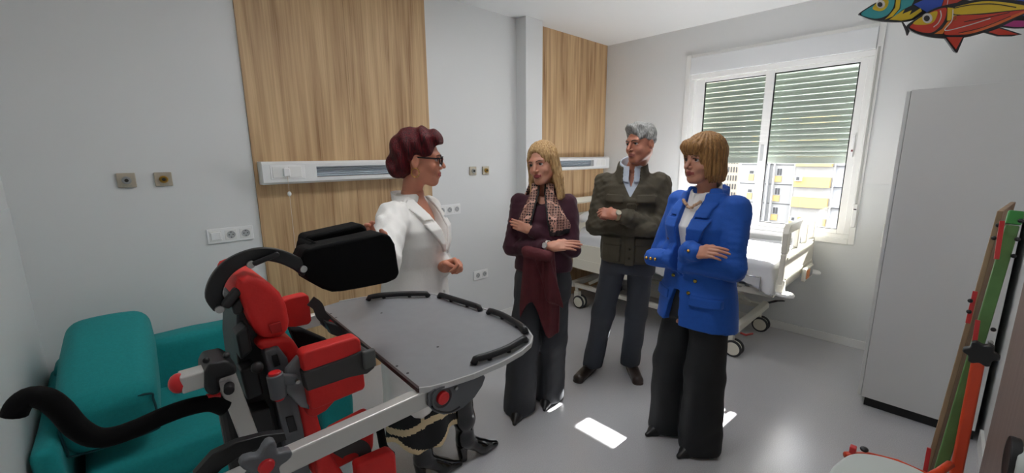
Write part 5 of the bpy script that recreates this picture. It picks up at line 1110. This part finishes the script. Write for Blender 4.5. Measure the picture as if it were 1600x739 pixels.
    for k, f in enumerate(fe):
        s_ = shoe(F, 'brown_shoe', (f[0], f[1]-0.07, 0), -0.30 if k == 0 else 0.25, br, 0.29, h=0.055)
        for j in range(3): 
            l = MB().tube([(-0.018, .125+.018*j, .062-.004*j), (0, .128+.018*j, .066-.005*j), (0.018, .125+.018*j, .062-.004*j)], .0025, 6).build('shoelace', blackp, s_, smooth=True); l.matrix_local = Matrix.Translation((f[0], f[1]-0.07, 0)) @ Matrix.Rotation(-0.30 if k == 0 else 0.25, 4, 'Z')
# ---------------------------------------------------------------- 4. person in the blue blazer
def build_blue():
    F = Fig('person with brown bob in bright blue blazer and black trousers, arms folded', (2.125, 0.832, 0), 165)
    sk = skin_mat('skin_light', rgb(196, 140, 116)); lip = mat('lips_soft', rgb(150, 76, 72), 0.4)
    bob = hair_mat('light_brown_hair', rgb(112, 78, 44), rgb(176, 132, 82))
    F.head(rotT(-6, -4, 0, (0.0, 0.04, 1.542)), 0.92, sk, lip, neck=(0, -0.01, 1.36), brow=mat('brow_light_brown', rgb(104, 76, 56), 0.7))
    def hf(P):
        x, y, z = P.T
        d = s_ell(P, (0, -0.016, 0.046), (0.094, 0.114, 0.098)); d = smin(d, s_loft(P, [(-0.118, 0, -0.030, .082, .085), (-0.08, 0, -0.022, .098, .104), (-0.02, 0, -0.018, .098, .108), (0.05, 0, -0.016, .092, .106)]), 0.02)
        d = smax(d, -s_ell(P, (0, 0.118, -0.055), (0.068, 0.082, 0.092)), 0.008); d = smax(d, -s_box(P, (0, 0.10, -0.10), (0.058, 0.09, 0.08), 0.03), 0.01)
        d = smin(d, s_ell(P, (0.006, 0.080, 0.070), (0.068, 0.034, 0.042)), 0.014)
        d = smax(d, -s_cap(P, (0, 0.03, -0.09), (0, 0.0, -0.2), 0.056), 0.01)
        return d+0.0022*np.sin(np.arctan2(x, y+0.03)*30+5*z)+0.0012*np.sin(np.arctan2(x, y+0.03)*67)
    F.hair(hf, (-0.12, -0.15, -0.14), (0.12, 0.14, 0.16), bob)
    rs, ls = (0.158, -0.01, 1.315), (-0.158, -0.01, 1.315); re, le = (0.205, 0.05, 1.045), (-0.205, 0.05, 1.045)
    lw, rw = (0.10, 0.235, 1.055), (-0.105, 0.178, 1.120)
    F.hand(rw, (-0.9, 0.12, 0.22), (0.05, 0.8, 0.55), -1, (0.25, 0.35, 0.25), 0.86, 0.9, 0.2, fore=re)
    F.hand((0.10, 0.12, 1.06), (0.30, -0.85, -0.1), (0.8, 0.3, 0.2), 1, (0.4, 0.5, 0.3), 0.75)
    F.add(lambda P: s_loft(P, [(0.7, 0, 0, .14, .10), (1.05, 0, 0, .13, .10), (1.25, 0, 0, .14, .08), (1.36, 0, 0, .06, .05)]), (-.2, -.16, .68), (.2, .16, 1.38), 0.012)
    F.finish()
    shm_ = mat('white_shirt_cotton', rgb(232, 230, 228), 0.7)
    def shirt(P):
        x, y, z = P.T
        d = s_loft(P, [(0.95, 0, 0, .150, .112), (1.10, 0, .006, .152, .118), (1.22, 0, .014, .160, .130), (1.31, 0, 0, .13, .090), (1.375, 0, -.008, .066, .064)])
        c = collar_ring(P, (0, 0.012, 1.335), (0, 0.0, 1.405), 0.074, 0.064, 0.0045, 0.45); c = np.maximum(c, np.where(y > 0.02, 0.010-np.abs(x), -1))
        pl = (np.abs(x) < 0.014) & (y > 0); return np.minimum(d-0.003*pl, c)
    F.cloth('white_shirt', shirt, (-0.19, -0.15, 0.93), (0.19, 0.17, 1.44), 0.006, shm_)
    blu = mat('bright_blue_wool', rgb(20, 84, 178), 0.75, var=0.04, vscale=60, bump=0.12, bscale=200, sheen=0.1)
    rc = tuple(np.array(rw)+(np.array(re)-np.array(rw))*0.04); lc = (0.125, 0.205, 1.05)
    def blazer(P):
        x, y, z = P.T
        d = s_loft(P, [(0.69, 0, 0, .212, .165), (0.80, 0, 0, .205, .158), (0.92, 0, 0, .190, .142), (1.03, 0, .0, .172, .130), (1.12, 0, .006, .176, .136), (1.22, 0, .014, .186, .146), (1.30, 0, .0, .180, .112), (1.345, 0, -.01, .115, .086), (1.40, 0, -.014, .086, .080)])+wob(P, .004, 14, 61)
        a1 = arm_d(P, [rs, re, rc], [0.062, 0.056, 0.046], 0.02, 0.005, 63); a2 = arm_d(P, [ls, le, lc], [0.062, 0.056, 0.044], 0.02, 0.004, 65)
        pad = smin(s_ell(P, (0.15, -0.01, 1.335), (0.056, 0.060, 0.038)), s_ell(P, (-0.15, -0.01, 1.335), (0.056, 0.060, 0.038)), 0.01)
        d = smin(smin(d, pad, 0.03), smin(a1, a2, 0.008), 0.022)
        vee = np.abs(x)-(0.006+np.clip((z-0.98)/0.40, 0, 1)*0.050)
        lap = (vee > 0) & (vee < 0.016+0.060*np.clip((z-0.98)/0.26, 0, 1)*(z < 1.27)+0.045*(z >= 1.29)) & (y > 0) & (z > 0.98); d = d-0.007*lap
        ved = np.maximum(vee, np.maximum(0.02-y, 0.97-z)); d = np.maximum(d, -ved)
        slit = np.maximum(np.abs(x-0.012-(0.97-z)*0.08)-0.008-(0.97-z)*0.16, np.maximum(0.02-y, z-0.90)); d = np.maximum(d, -slit)
        fl = (np.abs(np.abs(x)-0.125) < 0.062) & (np.abs(z-0.875) < 0.024) & (y > 0); d = d-0.006*fl
        c = collar_ring(P, (0, 0.0, 1.345), (0, -0.02, 1.385), 0.098, 0.086, 0.006, 0.30); c = np.maximum(c, y-0.025); d = np.minimum(d, c)
        return np.maximum(d, 0.705+0.03*np.clip(y*4, -1, 1)-z)
    F.cloth('blue_blazer', blazer, (-0.35, -0.24, 0.66), (0.35, 0.34, 1.45), 0.0072, blu)
    bb = [(0.69, 0, 0, .212, .165), (0.80, 0, 0, .205, .158), (0.92, 0, 0, .190, .142), (1.03, 0, .0, .172, .130), (1.12, 0, .006, .176, .136), (1.22, 0, .014, .186, .146), (1.30, 0, .0, .180, .112), (1.345, 0, -.01, .115, .086), (1.40, 0, -.014, .086, .080)]
    def lapel(P):
        x, y, z = P.T; vee = np.abs(x)-(0.006+np.clip((z-0.98)/0.40, 0, 1)*0.050); d = np.abs(s_loft(P, bb)-0.010)-0.007
        w = 0.012+0.070*np.clip((z-0.98)/0.27, 0, 1)*(z < 1.262)+0.050*(z > 1.27)
        return np.maximum(np.maximum(d, np.maximum(-0.002-vee, vee-w)), np.maximum(0.0-y, np.maximum(0.99-z, np.maximum(z-1.385, ((np.abs(z-1.266) < 0.004) & (vee > 0.032))*1.0-0.5))))
    F.cloth('lapel', lapel, (-0.18, -0.02, 0.97), (0.18, 0.19, 1.41), 0.005, blu)
    for sx in (-1, 1): F.cloth('pocket_flap', lambda P: np.maximum(np.abs(s_loft(P, bb)-0.007)-0.006, s_box(P, (sx*0.125, 0.05, 0.865), (0.062, 0.3, 0.024), 0.008)), (sx*0.125-.08, 0.0, .82), (sx*0.125+.08, 0.2, .91), 0.005, blu)
    gold = MATS['gold_metal']
    def btn(p, n=(0, 1, 0)): MB().lathe([(0.001, 0.004), (0.008, 0.004), (0.010, 0.001), (0.010, -0.003)], 14, frame(Vector(p), (1, 0, 0.001), (0, 0, 1)) @ Matrix.Scale(-1, 4, (0, 0, 1))).build('gold_button', gold, F.r)
    for p in ((0.05, 0.136, 0.965), (-0.075, 0.131, 0.965), (0.09, 0.135, 1.15), (-0.05, 0.142, 0.90)): btn(p)
    for k in range(3): MB().sphere(np.array(lc)*(1-k*0.06)+np.array(le)*(k*0.06)+np.array((0, 0.047, 0.004)), 0.0085, 10, 8).build('cuff_button', gold, F.r, smooth=True)
    for k in range(2): MB().sphere(np.array(rc)*(1-k*0.08)+np.array(re)*(k*0.08)+np.array((0.0, 0.045, 0.012)), 0.008, 10, 8).build('cuff_button', gold, F.r, smooth=True)
    beads = mat('bead_necklace', rgb(196, 160, 130), 0.3)
    for i in range(-5, 6):
        a = i*0.16; MB().sphere((0.055*math.sin(a*1.3), 0.082+0.028*math.cos(a), 1.318+0.035*abs(a)**1.3-(0.0 if abs(i) > 1 else 0.006)), 0.0085, 8, 6).build('necklace_bead', beads, F.r, smooth=True)
    for sx in (-1, 1):
        e = MB().sphere((sx*0.082, -0.004, -0.042), (0.004, 0.005, 0.007)).build('earring', gold, F.r, smooth=True); e.matrix_local = Matrix(F.T.tolist())
    bk = mat('black_trousers', rgb(26, 28, 31), 0.75, bump=0.08, bscale=50)
    f1 = F.w2l([(2.1589, 0.9609, 0.0000)][0]); f2 = F.w2l([(2.1169, 0.7582, 0.0000)][0]); fe = sorted([f1, f2], key=lambda q: -q[0])
    trousers(F, bk, fe, 0.84, 0.092, 0.104, 0.168, 0.95, seed=71, dy=1.15)
    for f in fe: pump(F, (f[0], f[1]-0.06, 0), 0.0, mat('black_leather_shoe', rgb(16, 16, 18), 0.42))
build_red(); build_scarf(); build_man(); build_blue()
# ================================================================ WOODEN STANDING BOARD BY THE DOOR
grn = mat('green_paint', rgb(62, 140, 66), 0.4, var=0.12, vscale=18); grn2 = mat('worn_green_paint', rgb(84, 122, 66), 0.5, var=0.18, vscale=14)
org = mat('orange_steel', rgb(206, 66, 30), 0.38); redp = mat('red_plate', rgb(190, 44, 46), 0.4); ply = wood_mat('plywood_board', rgb(132, 106, 82), rgb(168, 142, 112), 1.3)
palep = mat('pale_grey_plastic', rgb(186, 192, 188), 0.4)
tf = empty('standing_board', (1.62, -0.10, 0), 0, 'green and orange wooden standing board beside the grey wardrobe', 'standing board'); TB = Vector((1.62, -0.10, 0))
g0, g1, g2 = [Vector(p)-TB for p in [(1.7764, -0.1319, 1.3697), (1.7332, -0.1239, 1.0366), (1.6718, -0.0905, 0.6282)]]
dirg = (g2-g0).normalized(); foot = g2+dirg*((g2.z-0.06)/-dirg.z)
MB().beam(foot, g0, 0.020, 0.026, (0, 1, 0)).build('upright', grn2, tf, bevel=0.003)
MB().beam(g0-dirg*0.002, g0-dirg*0.040, 0.024, 0.030, (0, 1, 0)).build('upright_cap', grn, tf, bevel=0.004)
a0, a1 = [Vector(p)-TB for p in [(1.8100, -0.1126, 1.4036), (1.7157, -0.0721, 0.5907)]]
da = (a1-a0).normalized(); ab = a1+da*((a1.z-0.10)/-da.z); ext = Vector((0.36, -0.045, 0.0)); th = Vector((0.0, 0.012, 0))
MB()._add([a0, a0+ext, ab+ext, ab, a0+th, a0+ext+th, ab+ext+th, ab+th], [(0, 1, 2, 3), (7, 6, 5, 4), (0, 4, 5, 1), (1, 5, 6, 2), (2, 6, 7, 3), (3, 7, 4, 0)]).build('board', ply, tf, bevel=0.002)
o0, o1 = [Vector(p)-TB for p in [(1.6827, -0.1176, 1.0112), (1.6530, -0.1209, 0.6579)]]
do = (o1-o0).normalized(); ob = o1+do*((o1.z-0.05)/-do.z)
MB().beam(ob, o0, 0.024, 0.026, (0, 1, 0)).build('orange_tube', org, tf, bevel=0.006)
for p, q in ([(1.7425, -0.1098, 1.3836), (1.7243, -0.1133, 1.2798)], [(1.7362, -0.0882, 1.1796), (1.7223, -0.0859, 1.0865)], [(1.6939, -0.1019, 1.1091), (1.6747, -0.1054, 1.0019)], [(1.6467, -0.0590, 0.7085), (1.6401, -0.0601, 0.6285)]):
    MB().beam(Vector(p)-TB, Vector(q)-TB, 0.006, 0.010, (0, 1, 0)).build('red_plate', redp, tf, bevel=0.001)
kc = Vector([(1.6223, -0.1157, 1.0395)][0])-TB; sp = []
for i in range(48):
    a = 2*math.pi*i/48; r = 0.030*(1+0.16*math.cos(6*a)); sp.append((r*math.cos(a), r*math.sin(a)))
vn = (Vector((0, 0, 1.57))-(kc+TB)).normalized()
Mk = frame(kc, Vector((0, 0, 1)).cross(vn), (0, 0, 1))
MB().prism(sp, -0.012, 0.012, Mk).build('star_knob', blackp, tf, bevel=0.005)
MB().cyl(kc-vn*0.01, kc-vn*0.05, 0.008, 10).build('knob_bolt', steel, tf)
for p in [(1.7634, -0.1435, 1.3848), (1.7580, -0.1448, 1.3347), (1.7519, -0.1442, 1.2893), (1.7210, -0.1351, 1.0826), (1.7110, -0.1348, 1.0477), (1.7485, -0.1051, 1.3700), (1.7499, -0.1021, 1.3335), (1.7220, -0.0818, 1.1530), (1.7223, -0.0837, 1.1208)]:
    MB().sphere(Vector(p)-TB, 0.006, 10, 6).build('bolt_head', steel if p[0] < 1.72 else blackp, tf, smooth=True)
tray2 = spline2([(1.255, .120), (1.33, .112), (1.395, .090), (1.432, .045), (1.445, -.01), (1.432, -.06), (1.38, -.10), (1.20, -.11), (1.10, -.02), (1.14, .09)], 5)
t2 = MB().prism([(x-TB.x, y-TB.y) for x, y in tray2], 0.722, 0.748).build('seat_tray', palep, tf, bevel=0.008, seg=3)
MB().tube([Vector((x, y, 0.728))-TB for x, y in ((1.40, .105), (1.445, .06), (1.465, 0.0), (1.455, -.06), (1.50, -.08), (1.56, -.10))], 0.010, 8).build('orange_rail', org, tf, smooth=True)
MB().box(Vector((1.405, .085, .735))-TB, Vector((1.425, .10, .756))-TB).build('rail_clamp', redp, tf, bevel=0.003)
MB().sphere(Vector((1.428, .070, .752))-TB, (0.012, 0.010, 0.006)).build('rail_knob', blackp, tf, smooth=True)
MB().beam(Vector((1.30, -.05, .73))-TB, Vector((1.56, -.09, .60))-TB, 0.03, 0.03).build('tray_arm', org, tf, bevel=0.004)
pp = Vector([(1.5270, -0.2284, 0.8058)][0])-TB
MB().lathe([(0.001, -0.03), (0.045, -0.03), (0.05, -0.015), (0.05, 0.015), (0.045, 0.03), (0.001, 0.03)], 24, frame(pp, Vector((1, 0, 0)), (0, 0, 1))).build('side_pad', palep, tf, bevel=0.004)
MB().lathe([(0.001, -0.010), (0.058, -0.010), (0.058, 0.010), (0.001, 0.010)], 24, frame(pp+Vector((0.02, 0.03, 0)), Vector((1, 0, 0)), (0, 0, 1))).build('pad_rim', blackp, tf, bevel=0.003)
MB().beam(pp+Vector((0.02, 0.02, -.03)), Vector((1.56, -.10, .55))-TB, 0.02, 0.02).build('pad_arm', blackm, tf)
for y in (-0.20, 0.06): MB().beam(Vector((1.15, y, 0.03))-TB, Vector((2.02, y, 0.03))-TB, 0.045, 0.045).build('base_rail', grn2, tf, bevel=0.004)
for x in (1.20, 1.56, 1.97): MB().beam(Vector((x, -0.20, 0.06))-TB, Vector((x, 0.06, 0.06))-TB, 0.045, 0.045).build('base_cross', grn2, tf, bevel=0.004)
# ================================================================ PAINTED FISH CUT-OUTS HANGING FROM THE CEILING
FO = Vector((2.5313, 0.0952, 2.0675))
fxm = Vector((0.723, -0.691, 0))
def fm(name, r, g, b): return mat('fish_'+name, rgb(r, g, b), 0.45)
fb_, fr_, fy_, fo_, ft_, fbl, fw_, fmg, fol = fm('black', 26, 26, 34), fm('red', 214, 62, 38), fm('yellow', 232, 200, 40), fm('orange', 230, 132, 40), fm('teal', 60, 170, 178), fm('blue', 40, 84, 196), fm('white', 226, 224, 220), fm('magenta', 206, 60, 150), fm('light_orange', 236, 112, 50)
def fpt(zx, zy):
    w_ = 1.088028-5.24e-7*zx-5.13493e-5*zy
    return ((1.454239+4.887674e-4*zx-3.9794e-6*zy)/w_-1.764374, (0.649213-3.868e-6*zx-4.797194e-4*zy)/w_-0.497545)
def fish(label, depth, thread):
    r = empty('fish_cutout', FO+Vector((0.691, 0.723, 0))*depth, math.atan2(fxm.y, fxm.x), label, 'decoration', 'painted fish cut-outs under the ceiling')
    r.rotation_euler = (math.pi/2, 0, math.atan2(fxm.y, fxm.x))
    for zx, zy in thread:
        x, y = fpt(zx, zy); MB().cyl((x, y, 0.003), (x, 2.752-FO.z, 0.003), 0.0008, 5).build('hanging_thread', fw_, r)
    return r
def fpoly(r, name, pts, m, lay, n=4, base=False):
    p = spline2([fpt(*q) for q in pts], n) if n else [fpt(*q) for q in pts]
    z0, z1 = (0.0, 0.006) if base else (0.006, 0.006+0.0008*lay)
    return MB().prism(p, z0, z1).build(name, m, r)
def circ(c, r, n=20): return [(c[0]+r*math.cos(2*math.pi*i/n), c[1]+r*math.sin(2*math.pi*i/n)) for i in range(n)]
def strip(r, name, pts, w, m, lay): return MB().tube([Vector((*fpt(*q), 0.006+0.0008*lay)) for q in spline2(pts, 5, False)], 1.0, flat=(w*0.000462, 0.001)).build(name, m, r)
f2 = fish('red and yellow painted fish cut-out hanging lower under the ceiling', 0.0, ((900, 60), (1500, 30)))
fpoly(f2, 'fish_outline', [(545, 240), (610, 180), (760, 92), (880, 50), (1100, 8), (1300, -6), (1500, 6), (1700, 40), (1860, 70), (2020, -10), (2000, 90), (2050, 200), (1860, 120), (1700, 110), (1592, 130), (1480, 190), (1350, 250), (1220, 295), (1080, 332), (950, 345), (800, 340), (690, 320), (600, 290)], fb_, 0, 4, True)
fpoly(f2, 'lower_fin', [(866, 325), (1050, 325), (987, 472), (965, 462)], fb_, 0, 0, True); fpoly(f2, 'lower_fin', [(888, 335), (1030, 335), (972, 440)], fr_, 2, 0)
fpoly(f2, 'rear_fin', [(1225, 290), (1355, 242), (1560, 308), (1480, 324), (1350, 324)], fb_, 0, 0, True); fpoly(f2, 'rear_fin', [(1262, 288), (1352, 256), (1520, 310), (1350, 314)], fr_, 2, 0)
fpoly(f2, 'chin_fin', [(500, 190), (565, 280), (548, 318), (535, 270)], fb_, 0, 0, True)
fpoly(f2, 'face', [(566, 240), (640, 180), (760, 108), (878, 74), (884, 130), (860, 200), (800, 268), (740, 296), (650, 286), (592, 262)], fr_, 2)
fpoly(f2, 'eye_patch', [(590, 215), (680, 148), (796, 104), (798, 150), (762, 208), (680, 226)], fy_, 3)
fpoly(f2, 'eye_white', circ((715, 168), 44), fw_, 4, 0); fpoly(f2, 'pupil', circ((708, 170), 26), fb_, 5, 0)
strip(f2, 'cheek_line', [(828, 100), (836, 150), (810, 210), (768, 246)], 8, fw_, 4)
fpoly(f2, 'stripe', [(898, 72), (950, 76), (942, 138), (980, 142), (972, 186), (892, 188)], fy_, 2, 0)
fpoly(f2, 'stripe', [(900, 196), (952, 190), (880, 262), (852, 306), (780, 306), (850, 262)], fo_, 2, 0)
fpoly(f2, 'back_band', [(958, 78), (1010, 56), (1200, 18), (1400, 26), (1600, 58), (1780, 80), (1600, 86), (1400, 104), (1200, 124), (962, 132)], fy_, 2, 3)
fpoly(f2, 'flank', [(958, 148), (1200, 136), (1450, 108), (1640, 92), (1560, 130), (1450, 176), (1300, 240), (1100, 304), (950, 316), (866, 306), (905, 240)], fr_, 2, 3)
fpoly(f2, 'belly_band', [(990, 300), (1150, 262), (1330, 196), (1560, 108), (1580, 116), (1450, 178), (1300, 242), (1100, 304)], fol, 3, 3)
strip(f2, 'scale_line', [(955, 78), (1100, 50), (1300, 42), (1500, 72)], 7, fb_, 3); strip(f2, 'scale_line', [(1040, 200), (1250, 160), (1440, 118)], 6, fb_, 4); strip(f2, 'scale_line', [(990, 300), (1200, 250), (1450, 150)], 6, fb_, 4)
strip(f2, 'light_line', [(940, 90), (930, 190), (870, 276), (1050, 238), (1270, 170)], 7, fw_, 4)
f1 = fish('teal and yellow painted fish cut-out behind the red one', 0.03, ((420, -10),))
fpoly(f1, 'fish_outline', [(172, 105), (250, 48), (330, 0), (430, -40), (640, -70), (900, -60), (1150, -20), (1250, 20), (1000, 60), (860, 90), (740, 130), (640, 168), (540, 180), (400, 176), (270, 156), (205, 130)], fb_, 0, 4, True)
fpoly(f1, 'face', [(190, 100), (330, 14), (450, -30), (486, -30), (478, 40), (440, 100), (390, 134), (320, 150), (240, 136)], ft_, 2)
fpoly(f1, 'eye_patch', [(288, 58), (340, 0), (425, -20), (425, 30), (390, 72), (340, 82)], fy_, 3)
fpoly(f1, 'eye_white', circ((360, 20), 38), fw_, 4, 0); fpoly(f1, 'pupil', circ((352, 24), 22), fb_, 5, 0)
fpoly(f1, 'stripe', [(505, -40), (545, -44), (530, 60), (470, 130), (400, 158), (440, 120), (495, 50)], fy_, 2, 0)
fpoly(f1, 'flank', [(550, -46), (680, -50), (640, 30), (560, 70), (470, 140), (540, 60)], ft_, 2, 0)
fpoly(f1, 'zigzag', [(440, 158), (578, 66), (556, 108), (640, 74), (618, 120), (720, 56), (732, 82), (640, 150), (550, 168)], fy_, 3, 0)
fpoly(f1, 'flank', [(660, 20), (770, -30), (935, -40), (900, 62), (790, 98)], fbl, 2, 0); fpoly(f1, 'flank', [(940, -44), (1100, -22), (1020, 20), (910, 56)], fr_, 2, 0)
f3 = fish('blue and magenta painted fish cut-out at the edge of the picture', 0.06, ((1700, -10),))
fpoly(f3, 'fish_outline', [(1490, 182), (1560, 150), (1620, 60), (1540, -10), (1700, -60), (1900, -40), (2000, 60), (1900, 190), (1700, 215), (1560, 205)], fb_, 0, 4, True)
fpoly(f3, 'flank', [(1512, 182), (1600, 150), (1760, 150), (1850, 180), (1700, 204), (1570, 196)], fmg, 2); fpoly(f3, 'flank', [(1560, -6), (1700, -46), (1880, -30), (1960, 60), (1800, 120), (1640, 60)], fbl, 2)
